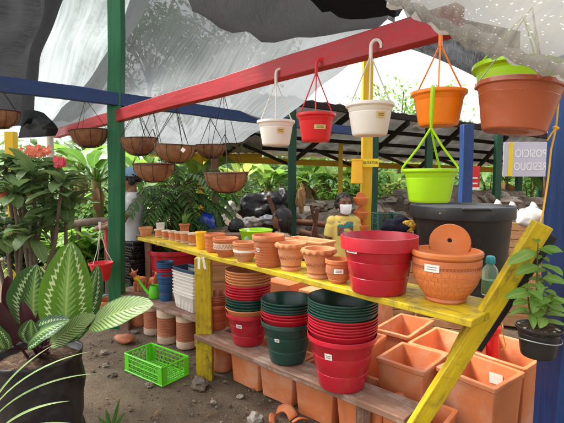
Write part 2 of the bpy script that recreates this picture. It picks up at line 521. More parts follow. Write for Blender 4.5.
# dry leaves, twigs and crumbs of litter
lt = MB()
for i in range(700):
    x, y = U(-2.4, 1.6), U(1.8, 5.4); a = U(0, 6.28)
    if i % 3: lt.leaf((x, y, .006), (math.cos(a), math.sin(a), .1), (U(-.3, .3), U(-.3, .3), 1), U(.025, .075), U(.010, .026), U(-.6, 1.2), .25, 4, .9)
    else: lt.tube([(x, y, .006), (x + math.cos(a) * U(.02, .06), y + math.sin(a) * U(.02, .06), .012)], U(.001, .0025), 4)
tag(lt.build('litter', mat('dry_litter', (.17, .105, .055), .9, .45, 12, bump=.3, spec=.1), angle=180), 'dry leaves and twigs strewn on the brown soil', None, None, 'stuff')

# bigger stones lying on the soil, one by one
STONE = []
for k in range(7):
    STONE.append(MB().blob((0, 0, 0), (1, U(.65, .95), U(.5, .75)), 20 + k, .34, 3, 1.5))
stone_me = {}
def stone(k, loc, s, rz, label, group, m='stone', name='stone', cat='stone', tilt=0):
    key = (k, m)
    if key not in stone_me:
        o = STONE[k].build(name, M[m], angle=50); stone_me[key] = o
    else:
        o = stone_me[key].copy(); COL.objects.link(o)
    o.name = name
    o.location = loc; o.scale = (s, s, s) if not hasattr(s, '__len__') else s; o.rotation_euler = (tilt, 0, rz)
    tag(o, label, cat, group)
    return o
gs = [(113, 377, .035, 'grey stone on the soil near the black nursery bag'), (105, 366, .022, 'small pale stone on bare soil, between the nursery bag and green crate'),
      (149, 386, .03, 'grey stone under the near corner of the green crate'), (104, 353, .03, 'round grey stone on the soil beside the striped leaf'),
      (135, 333, .03, 'grey stone beside the brown brick under the shelf'), (255, 420, .045, 'light grey stone before the row of terracotta troughs'),
      (200, 386, .07, 'flat grey stone at the foot of the yellow post'), (213, 403, .02, 'little grey stone on soil below the yellow post'),
      (93, 372, .018, 'tiny grey stone by the side of the nursery bag'), (240, 397, .022, 'small stone on soil before the smallest shown trough')]
for i, (px, py, s, lb) in enumerate(gs):
    p = at_z(px, py, 0); stone(i % 7, (p.x, p.y, s * .3), s, U(0, 6), lb, 'stones on the soil', 'stone_pale' if i % 2 else 'stone')
p = at_z(125, 342, 0)
br = MB(); br.blob((0, 0, .03), (.11, .06, .045), 4, .18, 3, 1.4)
o = br.build('brick_fragment', M['terra_dark'], angle=40, loc=p); o.rotation_euler = (0, 0, -.4)
tag(o, 'broken brown brick on the soil beside the shelf foot', 'brick')

# ------------------------------------------------------------------ posts and beams of the shade house
def post(name, px, py_base, Y, z1, wd, m, label, z0=0.0, cat='post', yaw=0):
    b = at(px, py_base, Y)
    r = thing(name, label, cat, (b.x, Y, 0), yaw)
    bar('shaft', (b.x, Y, z0), (b.x, Y, z1), wd, wd, m, r, up=V((0, 1, 0)), seed=px)
    return r
# single pieces: no need for a parent
def timber(name, p0, p1, w_, h_, m, label, cat, group=None, seed=0, up=V((0, 0, 1)), wob=.003):
    return tag(bar(name, p0, p1, w_, h_, m, None, wob, .005, up, seed), label, cat, group)

def tpost(px, Y, z1, wd, m, label, group='posts of the shade house', z0=-.05, seed=None):
    x = at(px, 178, Y).x
    return timber('post', (x, Y, z0), (x, Y, z1), wd, wd, m, label, 'post', group, px, up=V((0, 1, 0)))

gx = at(114.5, 178, 4.25).x
timber('post', (gx - .02, 4.25, -.05), (gx + .085, 4.25, 3.9), .128, .128, M['paint_green'], 'thick bright green post crossed by the blue roof beam', 'post', 'posts of the shade house', 115, up=V((0, 1, 0)))
tpost(366, 4.6, 3.0, .105, M['paint_yellow_post'], 'ochre yellow post carrying the hanging clay wall pots')
tpost(292, 5.9, 2.6, .115, M['paint_dkgreen'], 'dark green post behind the seated dark haired woman')
tpost(373.5, 6.6, 2.6, .115, M['paint_dkgreen'], 'dark green post close behind the yellow one')
tpost(465.5, 4.9, 2.10, .115, M['paint_blue'], 'blue post rising behind the black tub')
tpost(340.5, 9.2, 2.4, .085, M['paint_yellow_post'], 'slim yellow post far back behind the masked child')
tpost(215, 6.6, 2.4, .10, M['wood_post'], 'dark brown post behind the lowest coco basket')
tpost(200.5, 8.6, 2.35, .10, M['paint_yellow_post'], 'yellow post behind the coco baskets')
tpost(13, 6.6, 2.2, .13, M['paint_yellow_post'], 'yellow post behind the red flowering plant')
tpost(428, 7.6, 2.4, .11, M['paint_dkgreen'], 'dark green post directly behind the lime pot')
tpost(497, 7.8, 2.3, .11, M['paint_dkgreen'], 'dark green post beside the pale lettered sign')
tpost(519, 10.5, 2.2, .12, M['paint_dkgreen'], 'dark green post standing behind the lettered sign')
tpost(540, 12.5, 2.1, .12, M['paint_dkgreen'], 'farthest dark green post near the blue corner post')
bp0 = at(549, 300, 1.84)
timber('corner_post', (1.285, 1.86, -.05), (1.285, 1.86, 2.02), .20, .17, M['paint_blue'], 'broad blue corner post beside the potted variegated plant', 'post', 'posts of the shade house', 5, up=V((0, 1, 0)))

# blue beam, nailed across the front of the green post, and red beam behind it
timber('roof_beam', at(-60, 76, 3.25), at(372, 133.5, 7.35), .06, .125, M['paint_blue'], 'long blue roof beam crossing the green post', 'beam', 'beams of the shade house', 3)
timber('roof_beam', (-3.05, 5.86, 2.095), (.684, 1.70, 2.105), .07, .112, M['paint_red'], 'long red roof beam carrying the hanging plastic pots', 'beam', 'beams of the shade house', 9)
# white pipe end at the far end of the red beam
pp = at(53, 131, 5.9)
tag(MB().tube([pp + V((0, 0, .06)), pp + V((-.02, 0, .03)), pp + V((-.05, 0, -.05)), pp + V((-.055, 0, -.5))], .05, 12).build('drain_pipe', M['white_plastic']), 'short white drain pipe at the far end of red beam', 'pipe')

# ------------------------------------------------------------------ shade sheets and plastic films
def sheet(name, rows, m, label, sub=8, wr=.02, wf=2.2, ragged=0.0, seed=0, solid=0.0, pleat=0.0, pn=9):
    """rows of (px, py, Y) read off the photo -> a sagging sheet in space, smoothed between the points"""
    G = [[at(*c) for c in r] for r in rows]
    def cr(a, b, c, d, t):
        return .5 * ((2 * b) + (c - a) * t + (2 * a - 5 * b + 4 * c - d) * t * t + (3 * b - a - 3 * c + d) * t ** 3)
    def dens(line):
        o = []
        for i in range(len(line) - 1):
            a, b, c, d = line[max(i - 1, 0)], line[i], line[i + 1], line[min(i + 2, len(line) - 1)]
            o += [cr(a, b, c, d, k / sub) for k in range(sub)]
        return o + [line[-1]]
    G = [dens(r) for r in G]
    G = [list(r) for r in zip(*[dens(list(c)) for c in zip(*G)])]
    h, wn_ = len(G), len(G[0]); b = MB(); vs, uv, fs = [], [], []
    for j in range(h):
        for i in range(wn_):
            p = G[j][i].copy()
            q = V((p.x * wf + seed, p.y * wf, p.z * wf))
            p += V((noise.noise(q), noise.noise(q + V((9, 0, 0))), noise.noise(q + V((0, 9, 0))) * 1.4)) * wr
            if pleat:
                p.z += pleat * math.sin(i / (wn_ - 1) * pn * 2 * PI + 1.5 * noise.noise(V((j * .2, i * .1, seed))))
            if ragged and j == h - 1:
                p.z += ragged * (noise.noise(V((i * .9, seed, 0))) - .2) + ragged * .5 * noise.noise(V((i * .31, seed, 5)))
            vs.append(p); uv.append((i / (wn_ - 1), j / (h - 1)))
    for j in range(h - 1):
        for i in range(wn_ - 1):
            fs.append((j * wn_ + i, j * wn_ + i + 1, (j + 1) * wn_ + i + 1, (j + 1) * wn_ + i))
    b.add(vs, fs, uv)
    return tag(b.build(name, m, angle=180, solid=solid), label, 'roof sheet')

m_net_dark = sheetmat('black_shade_net', (.011, .011, .012), .985, .45, (5, 160), .9, .03, .02)
m_net = sheetmat('grey_shade_net', (.14, .15, .155), .915, .62, (240, 3), .8, .1, .08)
m_net_mid = sheetmat('mid_shade_net', (.032, .032, .035), .965, .4, (120, 6), .8, .2, .12)
m_film = sheetmat('milky_film', (.17, .19, .192), .965, .8, (26, 2), .4, .2, .03)
m_clear = sheetmat('clear_film', (.19, .18, .155), .86, .55, (30, 3), .2, .5, .12, drops=46)
m_hem = sheetmat('film_edge', (.62, .62, .58), .80, .5, (30, 3), .2, .5, .15)

sheet('shade_net', [[(-150, -120, 2.5), (-20, -110, 2.6), (95, -100, 2.7)], [(-130, 0, 3.5), (0, 0, 3.6), (61, 2, 3.7)], [(-120, 55, 4.0), (-10, 55, 4.1), (42, 55, 4.2)],
      [(-110, 98, 4.5), (-10, 98, 4.6), (36, 96, 4.8)], [(-110, 128, 5.2), (0, 128, 5.3), (32, 124, 5.5)]], m_net_dark, 'black shade net hanging above the flowering plant', wr=.02, seed=1, pleat=.012, pn=5)
sheet('plastic_film', [[(40, -110, 4.4), (110, -110, 4.5), (190, -110, 4.5)], [(45, 0, 4.6), (95, 0, 4.7), (150, 0, 4.8)], [(30, 50, 4.8), (75, 50, 4.9), (120, 52, 5.0)],
      [(24, 90, 5.1), (62, 92, 5.2), (100, 95, 5.2)], [(20, 118, 5.7), (45, 120, 5.8), (72, 122, 5.9)]], m_film, 'milky white plastic film between two shade nets', wr=.02, seed=2, pleat=.012, pn=4)
sheet('shade_net', [[(165, -120, 4.3), (280, -120, 4.0), (420, -110, 3.2)], [(130, 0, 4.5), (240, 0, 4.2), (392, 8, 3.5)], [(104, 56, 4.6), (205, 55, 4.5), (345, 66, 4.4)],
      [(72, 100, 5.1), (175, 108, 5.2), (290, 114, 5.3)], [(40, 130, 5.9), (150, 148, 6.2), (243, 141, 6.3)]], m_net, 'pale grey shade net over the coco baskets', wr=.025, seed=3, pleat=.012, pn=6)
sheet('shade_net', [[(25, 112, 5.3), (36, 112, 5.3), (45, 114, 5.3)], [(22, 124, 5.4), (40, 124, 5.4), (58, 128, 5.45)], [(18, 137, 5.5), (40, 137, 5.5), (56, 136, 5.5)]], m_net_dark, 'bunched black net end by the white pipe', sub=4, wr=.03, seed=4)
sheet('shade_net', [[(120, -130, 1.75), (300, -140, 1.75), (470, -140, 1.7)], [(165, -40, 2.2), (290, -30, 2.2), (420, -30, 2.1)], [(189, 4, 2.5), (270, 12, 2.5), (398, 2, 2.4)],
      [(192, 9, 2.6), (286, 41, 2.62), (394, 17, 2.5)]], m_net_mid, 'torn black shade cloth sagging above the red beam', wr=.035, wf=3, ragged=.06, seed=5)
sheet('shade_net', [[(250, -150, 1.5), (340, -150, 1.5), (470, -150, 1.5)], [(268, -50, 1.9), (345, -40, 1.9), (440, -40, 1.85)], [(285, -14, 2.1), (345, 15, 2.2), (402, 14, 2.15)]], m_net_dark, 'darkest folded shade cloth next to the clear plastic', wr=.03, wf=3, ragged=.02, seed=6)
sheet('shade_net', [[(408, 20, 3.0), (450, 16, 3.0), (520, 30, 3.0)], [(405, 36, 3.3), (450, 36, 3.3), (520, 55, 3.3)], [(408, 49, 3.5), (455, 66, 3.5), (505, 82, 3.5)]], m_net_mid, 'grey shade cloth strip under the end of red beam', sub=6, wr=.03, seed=7)
sheet('plastic_film', [[(330, -200, .95), (470, -210, .9), (640, -200, .9), (760, -190, .9)], [(362, -80, 1.2), (455, -70, 1.15), (580, -50, 1.1), (690, -30, 1.1)], [(380, -10, 1.42), (440, 2, 1.35), (520, 22, 1.28), (640, 50, 1.25)],
      [(389, 2, 1.5), (440, 28, 1.42), (505, 60, 1.34), (610, 92, 1.3)]], m_clear, 'clear rippled plastic film sagging over the big hanging pot', wr=.028, wf=4, ragged=.02, seed=8, pleat=.008, pn=11)
# the rolled, bright hem of the clear film
hem = [at(388 + 222 * t, 1 + 92 * t - 3 * math.sin(t * 19) , 1.5 - .2 * t) for t in [i / 44 for i in range(45)]]
hb = MB().tube(hem, [.020 + .007 * math.sin(i * 1.3) for i in range(45)], 8)
tag(hb.build('film_hem', m_hem), 'bunched white edge of the clear plastic roof film', 'roof sheet')

# ------------------------------------------------------------------ far shed: tin roof on dark rafters
def far_shed():
    A, B = at(248, 92, 6.3), at(640, 146, 9.6)          # near eave
    C, D = at(180, 152, 9.6), at(640, 172, 13.5)        # far eave
    r = thing('open_shed', 'long open shed with dark rafters under a grey tin roof', 'shed', ((A + D) / 2).to_tuple()[:2] + (0,))
    o0 = r.location
    def P(u, v): return A.lerp(B, u).lerp(C.lerp(D, u), v)
    b = MB(); nu, nv = 150, 6; vs, fs = [], []
    for j in range(nv + 1):
        for i in range(nu + 1):
            p = P(i / nu, j / nv) + V((0, 0, .018 * math.sin(i * PI / 2.0))) - o0
            vs.append(p)
    for j in range(nv):
        for i in range(nu):
            fs.append((j * (nu + 1) + i, j * (nu + 1) + i + 1, (j + 1) * (nu + 1) + i + 1, (j + 1) * (nu + 1) + i))
    b.add(vs, fs)
    b.build('roof', M['tin'], r, angle=180, solid=.006)
    def rb(u0, v0, u1, v1, wd, m, nm, dz=-.06):
        bar(nm, P(u0, v0) + V((0, 0, dz)), P(u1, v1) + V((0, 0, dz)), wd, wd * 1.4, m, r)
    rb(-.02, .0, 1.02, .0, .07, M['black_timber'], 'eave_board')
    rb(-.02, 1, 1.02, 1, .10, M['paint_yellow_post'], 'rear_beam', -.12)
    for v in (.25, .5, .75): rb(0, v, 1, v, .05, M['black_timber'], 'purlin')
    for i in range(8):
        u = .06 + i * .125
        rb(u, 0, u, 1, .06, M['black_timber'], 'rafter', -.14)
    for i in range(7):
        u = .06 + i * .125
        rb(u, .5, u + .125, .95, .045, M['black_timber'], 'brace', -.26)
    return r
far_shed()

def far_tin():
    # lower lean-to roof seen under the left nets
    pts = [at(120, 138, 7.0), at(262, 136, 7.6), at(262, 153, 9.5), at(150, 152, 9.2)]
    r = thing('lean_to', 'low tin lean-to roof behind the coco baskets', 'shed', (pts[0].x, pts[0].y, 0))
    b = MB(); vs = []; fs = []; nu = 60
    for j in range(3):
        for i in range(nu + 1):
            u, v = i / nu, j / 2
            vs.append(pts[0].lerp(pts[1], u).lerp(pts[3].lerp(pts[2], u), v) + V((0, 0, .018 * math.sin(i * PI / 2))) - r.location)
    for j in range(2):
        for i in range(nu): fs.append((j * (nu + 1) + i, j * (nu + 1) + i + 1, (j + 1) * (nu + 1) + i + 1, (j + 1) * (nu + 1) + i))
    b.add(vs, fs); b.build('roof', M['tin'], r, angle=180, solid=.006)
    bar('eave_board', pts[3] - V((0, 0, .06)), pts[2] - V((0, 0, .06)), .05, .08, M['paint_yellow_post'], r)
far_tin()

# ------------------------------------------------------------------ the display stand
ZU, ZL = .95, .345
SA, SB = at_z(137, 237, ZU), at_z(472, 320, ZU)          # front edge of the yellow shelf
sd = (SB - SA).normalized(); sn = V((-sd.y, sd.x, 0))      # along, and away from the viewer
sn = sn if sn.y > 0 else -sn
LA, LB = at_z(194, 334, ZL), at_z(403, 418, ZL)
ld = (LB - LA).normalized(); ln = V((-ld.y, ld.x, 0)); ln = ln if ln.y > 0 else -ln
def stand():
    base = at_z(204, 380, 0)
    r = thing('display_stand', 'two tier wooden display stand with yellow top shelf and sloping yellow brace', 'display stand', (base.x, base.y, 0))
    for k in range(2):   # two boards side by side
        off = sn * (.085 + k * .172) + V((0, 0, -.016))
        bar('top_board', SA + off + sd * (k * .03), SB + off, .168, .032, M['paint_yellow'], r, seed=k + 2)
    lo = ln * .10 + V((0, 0, -.018))
    lb = bar('lower_board', LA + lo, LB + lo + ld * .01, .20, .036, M['wood_brown'], r, .003, seed=8)
    A2, B2 = at_z(108, 291, ZL), at_z(203, 321, ZL)
    d2 = (B2 - A2).normalized(); n2 = V((-d2.y, d2.x, 0)); n2 = n2 if n2.y > 0 else -n2
    for k in range(2):
        o2 = n2 * (.11 + k * .225) + V((0, 0, -.018))
        bar('lower_board', A2 + o2, B2 + o2, .215, .034, M['wood_brown'], r, .003, seed=11 + k)
    bar('leg', (base.x, base.y + .06, -.03), (base.x, base.y + .06, ZU - .036), .118, .095, M['paint_yellow'], r, up=V((0, 1, 0)), seed=4)
    # cross cleat under the lower board, by the leg
    c0 = LA + ln * .02 + V((0, 0, -.07)); bar('cleat', c0, c0 + ln * .34, .05, .06, M['wood_brown'], r, seed=3)
    # the sloping brace: yellow face, blackened upper back piece behind it
    p0, p1 = at(374, 492, 1.97), at(543, 224, 1.67)
    dd = (p1 - p0).normalized(); sidev = V((-dd.z, 0, dd.x)).normalized()
    bar('brace', p0, p1, .04, .074, M['paint_yellow'], r, .003, up=sidev, seed=6)
    off = -sidev * .052 + V((0, .02, 0)); q0, q1 = p0.lerp(p1, .60) + off, p0.lerp(p1, .985) + off
    bar('brace_backing', q0, q1, .04, .05, M['paint_black'], r, .003, up=sidev, seed=7)
    # little yellow corbel under the shelf end
    e0, e1 = at(452, 362, 2.02), at(470, 328, 1.93)
    bar('corbel', e0, e1, .045, .05, M['paint_yellow'], r, up=sidev, seed=9)
    # far leg of the lower boards
    fl = at_z(118, 336, 0); bar('leg', (fl.x, fl.y + .2, -.03), (fl.x, fl.y + .2, ZL - .037), .09, .09, M['wood_brown'], r, up=V((0, 1, 0)), seed=14)
    er = LB - ld * .28 + ln * .1; bar('leg', (er.x, er.y, -.03), (er.x, er.y, ZL - .037), .07, .07, M['wood_brown'], r, up=V((0, 1, 0)), seed=15)
    return r
stand()
# two faded paper strips hanging from the shelf edge by the post
p = at(199, 259, 3.02)
for k in range(2):
    b = MB().box((0, 0, -.03), (.022, .002, .09))
    o = b.build('paper_tag', M['sticker'], loc=(p.x + k * .03, p.y, p.z)); o.rotation_euler = (.1, .12 - .25 * k, -.5)
    tag(o, ['faded paper strip stuck over the front edge of the yellow shelf, farther strip', 'faded paper strip stuck over the front edge of the yellow shelf, nearer strip'][k], 'tag')

# ------------------------------------------------------------------ pot profiles (outer wall up, over the rim, down inside)
def prof_plastic(D, H, rb=.66, rim=.05, lip=.007, t=.003, steps=(.33, .66)):
    r = D / 2; b = r * rb; top = r - lip
    def rr(z): return b + (top - b) * z / H
    p = [(0, .0), (b * .93, 0), (b * .985, .004), (rr(.008), .010)]
    for s in steps:
        z = s * H
        p += [(rr(z) - .0015, z - .003), (rr(z) - .004, z), (rr(z) - .0005, z + .004)]
    zr = H - rim
    p += [(rr(zr), zr - .003), (rr(zr) + lip * .6, zr), (r - .001, zr + .004), (r, H - .004), (r - .001, H), (r - t * 1.6, H + .0005), (r - t * 2.2, H - .003)]
    p += [(rr(zr) - t, zr - .002), (rr(H * .3) - t, H * .3), (rr(.01) - t, .012), (0, .012)]
    return p
def prof_clay(D, H, rb=.7, rim=.03, t=.012, belly=0.0, lip=.006):
    r = D / 2; b = r * rb; top = r - lip
    def rr(z):
        k = z / H
        return b + (top - b) * k + belly * math.sin(PI * min(1, k * 1.05))
    p = [(0, 0), (b * .96, 0), (rr(.004), .005)]
    p += [(rr(H * k), H * k) for k in (.15, .3, .45, .6, .72)]
    zr = H - rim
    p += [(rr(zr), zr - .004), (r - .003, zr), (r, zr + .005), (r, H - .005), (r - .003, H), (r - t + .003, H), (r - t, H - .004)]
    p += [(rr(H * .6) - t, H * .6), (rr(H * .3) - t, H * .3), (max(.002, rr(.02) - t), .02), (0, .02)]
    return p

MESH = {}
def lathe_obj(key, name, prof, m, mod=None, n=48, parent=None, angle=40):
    """first call builds, later calls share the mesh data"""
    k = (key, m.name)
    if k in MESH:
        o = MESH[k].copy(); COL.objects.link(o); o.name = name; o.parent = parent
        for q in ('label', 'category', 'group', 'kind'):
            if q in o: del o[q]
    else:
        o = MB().lathe(prof, n, mod=mod).build(name, m, parent, angle=angle); MESH[k] = o
    o.location = (0, 0, 0); o.rotation_euler = (0, 0, 0); o.scale = (1, 1, 1)
    return o
def face_cam(p): return math.atan2(-p.x, p.y)     # yaw that turns local -Y to the viewer

def sticker(parent, r0, r1, z0, z1, a0, a1, m=None, lines=2, name='price_sticker', ink=True):
    """a paper label wrapped on a round wall (angles from the local -Y side)"""
    b = MB(); n = 8; vs = []; fs = []; uv = []
    for j in range(2):
        for i in range(n + 1):
            a = -PI / 2 + a0 + (a1 - a0) * i / n; r = (r0, r1)[j] + .0012
            vs.append((r * math.cos(a), r * math.sin(a), (z0, z1)[j])); uv.append((i / n, j))
    for i in range(n): fs.append((i, i + 1, n + 2 + i, n + 1 + i))
    b.add(vs, fs, uv)
    o = b.build(name, m or M['sticker'], parent, angle=180)
    if ink:
        q = MB()
        for L in range(lines):
            f0 = .35 + .3 * L / max(1, lines - 1) if lines > 1 else .45
            pts = []
            for i in range(22):
                t = .18 + .64 * i / 21; a = -PI / 2 + a0 + (a1 - a0) * t
                f = f0 + .07 * math.sin(i * 2.4 + L) ; r = r0 + (r1 - r0) * f + .0018
                pts.append((r * math.cos(a), r * math.sin(a), z0 + (z1 - z0) * f))
            q.tube(pts, .0009, 4)
        q.build('faded_writing', M['ink'], o)
    return o

ORD = ['topmost', 'second', 'third', 'fourth', 'fifth', 'sixth', 'seventh', 'eighth', 'ninth', 'tenth', 'eleventh', 'twelfth', 'thirteenth', 'fourteenth', 'fifteenth', 'sixteenth']
def nested(base, D, H, items, where, group, gap=.017, lean=(0, 0), rb=.66, first_rim=.03, stick=None, fat=.0):
    """items: (material key, colour words), listed bottom to top; every nested pot its own object"""
    n = len(items); cnt = {}
    for i, (mk, words) in enumerate(items):
        rim = gap * .72 if i else first_rim
        o = lathe_obj((round(D, 3), round(H, 3), i == 0, rb), 'plant_pot', prof_plastic(D, H, rb, rim, .006, .0022), M[mk])
        o.location = (base.x + lean[0] * i + U(-.0015, .0015), base.y + lean[1] * i + U(-.0015, .0015), base.z + U(-.0012, .0012) * (i > 0) + (gap * i + (first_rim - gap * .72 if i else 0)))
        o.rotation_euler = (U(-.007, .007) * (i > 0), U(-.007, .007) * (i > 0), face_cam(base) + U(-.05, .05) if i == 0 else U(0, 6))
        t = n - 1 - i
        lb = f'{words} pot, bottom one of the {where}' if i == 0 else f'{words} pot, {ORD[t]}{"" if t == 0 else " from top"} in the {where}'
        tag(o, lb, 'pot', group)
        if i == 0 and stick:
            rr = lambda z: D / 2 * rb + (D / 2 - .006 - D / 2 * rb) * z / H
            sticker(o, rr(H * stick[0]), rr(H * stick[1]), H * stick[0], H * stick[1], stick[2], stick[3])

# ---- lower shelf: four nested stacks
def zspan(px, py_top, Y, base_z): return at(px, py_top, Y).z - base_z
def stackspec(bx, by, wpx, top_py, zbase):
    b = at_z(bx, by, zbase); Y = b.y + span(wpx, b.y) * .32
    b = at(bx, by, Y); b.z = zbase
    return b, span(wpx, Y), Y
b1, D1, Y1 = stackspec(217.5, 331, 27.5, 297, ZL)
nested(b1, D1, .20, [('brick_plastic', 'brick red plastic')] * 5, 'small stack beside the yellow leg', 'nested brick red pots', .013, rb=.64)
b2, D2, Y2 = stackspec(248.5, 347, 46, 270, ZL)
it = [('red_plastic', 'dark red plastic'), ('tan_plastic', 'orange brown plastic')] + [('green_plastic', 'dark green plastic')] * 4 + [('red_plastic', 'dark red plastic')] * 5 + [('tan_plastic', 'orange brown plastic')] * 5
nested(b2, D2, .225, it, 'tall stack of four colour bands', 'nested pots in the tall mixed stack', .0188, stick=(.62, .74, -.62, -.32))
b3, D3, Y3 = stackspec(287.5, 366, 54.5, 294, ZL)
it = [('green_plastic', 'dark green plastic')] + [('red_plastic', 'dark red plastic')] * 3 + [('green_plastic', 'dark green plastic')] * 4
nested(b3, D3, .265, it, 'green based stack', 'nested pots in the green based stack', .0165, stick=(.60, .68, -.60, -.38))
b4, D4, Y4 = stackspec(341.5, 394, 71.5, 299, ZL)
it = [('red_plastic', 'dark red plastic')] * 7 + [('green_plastic', 'dark green plastic')] * 6
nested(b4, D4, .30, it, 'big red stack topped with green pots', 'nested pots in the big red stack', .0150, stick=(.66, .78, -.52, -.28))

# ---- the big red pot on the yellow shelf
bR, DR, YR = stackspec(378, 297, 77, 229, ZU)
o = lathe_obj('bigred', 'plant_pot', prof_plastic(DR, zspan(378, 235, YR, ZU) , .70, .065, .010, .004, (.30, .58)), M['red_plastic'], n=72)
o.location = bR; o.rotation_euler = (0, 0, face_cam(bR)); HR = zspan(378, 235, YR, ZU)
tag(o, 'big red plastic pot standing alone on the yellow shelf', 'pot', 'pots on the yellow shelf')
sticker(o, DR / 2 * .955, DR / 2 * .97, HR * .74, HR * .815, -.98, -.58)

# ---- clay pots on the yellow shelf, far end to near end
def clay(bx, by, wpx, hpx, label, m='terra', rb=.72, rim=None, belly=0.0, back=.0, mod=None, prof=None, name='clay_pot', n=48, cat='pot'):
    b = at_z(bx, by, ZU); D = span(wpx, b.y); Y = b.y + D * .36 + back
    b = at(bx, by, Y); D = span(wpx, Y); b.z = ZU
    H = hpx * Y / FPX * .93
    r = thing(name, label, cat, b, face_cam(b), 'pots on the yellow shelf')
    pr = prof(D, H) if prof else prof_clay(D, H, rb, rim if rim is not None else H * .2, max(.005, D * .05), belly * D, D * .03)
    MB().lathe(pr, n, mod=mod).build('pot_body', M[m], r)
    return r, D, H
def band(r, rad0, rad1, z0, z1, m, name='band', mod=None, n=48):
    return MB().lathe([(rad0 - .004, z0), (rad0, z0), ((rad0 + rad1) / 2 + .001, (z0 + z1) / 2), (rad1, z1), (rad1 - .004, z1)], n, mod=mod).build(name, M[m], r)

r, D, H = clay(146, 236.5, 14, 9.5, 'small pale clay bowl at the far end of the yellow shelf', 'terra_pale', .68, belly=.02)
words = ['second', 'third', 'fourth', 'fifth', 'sixth', 'seventh']
for k, (bx, by, wp, hp) in enumerate([(158.6, 238.2, 8, 9.5), (166, 239.8, 8, 10), (172.4, 241, 8.4, 10.5), (178.4, 242.3, 7.8, 11), (184.6, 244.2, 9.6, 13), (192.8, 246.2, 9.6, 14)]):
    r, D, H = clay(bx, by, wp, hp, f'small clay pot, {words[k]} from the far end of the yellow shelf', 'terra', .70, belly=.0)
    band(r, D * .5 * .72 + .002, D * .5 * .78 + .002, .006, H * .22, 'terra_cream', 'base_band')
    MB().lathe([(D / 2 - .004, H * .86), (D / 2 + .0012, H * .87), (D / 2 + .0012, H + .001), (D / 2 - .006, H + .0015)], 40).build('rim_band', M['terra_cream'], r)
b = at_z(150.5, 236.5, ZU)
cr = thing('paper_cup', 'white paper cup behind the farthest clay bowl on the yellow shelf', 'cup', (b.x + .05, b.y + .16, ZU), 0)
MB().lathe([(0, 0), (.03, 0), (.042, .11), (.0445, .112), (.042, .108), (.03, .006), (0, .006)], 28).build('cup_wall', M['sticker'], cr)
r, D, H = clay(201, 249.5, 11.5, 19, 'yellow plastic pot between the small clay pots and the ribbed one', 'yellow_plastic', .72, .02)
r, D, H = clay(215, 252.5, 21, 19.5, 'ribbed straight clay pot next to the yellow plastic pot', 'terra', .80, belly=.02)
for k in (.2, .38, .56): band(r, D * .5 * (.86 + .2 * k * .5), D * .5 * (.88 + .2 * k * .5), H * k, H * (k + .1), 'terra', 'rib')
def bowlprof(D, H):
    R_ = D / 2
    return [(0, 0), (R_ * .58, 0), (R_ * .62, H * .06), (R_ * .80, H * .25), (R_ * .93, H * .45), (R_ * .95, H * .6), (R_ * .92, H * .74), (R_ * .93, H * .8), (R_, H * .84), (R_, H * .98), (R_ * .97, H), (R_ * .91, H),
            (R_ * .86, H * .9), (R_ * .84, H * .6), (R_ * .7, H * .3), (R_ * .5, H * .1), (0, H * .1)]
def motif(r, rad, z0, z1, n, m='terra_dark', rr=.0016, kind='scroll'):
    b = MB()
    for k in range(n):
        a0 = -PI / 2 - 1.3 + 2.6 * k / n
        pts = []
        for i in range(14):
            t = i / 13; a = a0 + 2.6 / n * t
            z = (z0 + z1) / 2 + (z1 - z0) * .42 * math.sin(t * 2 * PI + k)
            pts.append((rad * math.cos(a), rad * math.sin(a), z))
        b.tube(pts, rr, 5)
    return b.build('carved_scroll', M[m], r)
r, D, H = clay(226, 257.5, 26, 20, 'round clay bowl with a carved cream band on the yellow shelf', 'terra', prof=bowlprof)
band(r, D * .478, D * .472, H * .42, H * .74, 'terra_cream', 'cream_band'); motif(r, D * .48, H * .46, H * .70, 9)
r, D, H = clay(245, 262.5, 24.5, 21, 'squat clay pot with a single white ring and pale rim', 'terra_pale', prof=bowlprof)
band(r, D * .479, D * .481, H * .50, H * .62, 'sticker', 'white_ring'); motif(r, D * .455, H * .3, H * .46, 7, 'terra_dark', .0012)
r, D, H = clay(268.5, 268, 33, 34, 'tall plain clay pot with thick rim and dimpled wall', 'terra', .74, rim=.034)
dm = MB()
for j in range(8):
    for i in range(26):
        a = -PI + PI * (i + .5 * (j % 2)) / 26; z = H * (.08 + .085 * j); rad = D / 2 * (.74 + .23 * z / H) + .0005
        dm.blob((rad * math.cos(a), rad * math.sin(a), z), (.0035, .0035, .0035), i, 0, 1)
dm.build('dimples', M['terra'], r)
sticker(r, D * .43, D * .44, H * .5, H * .62, -.95, -.65, lines=1)

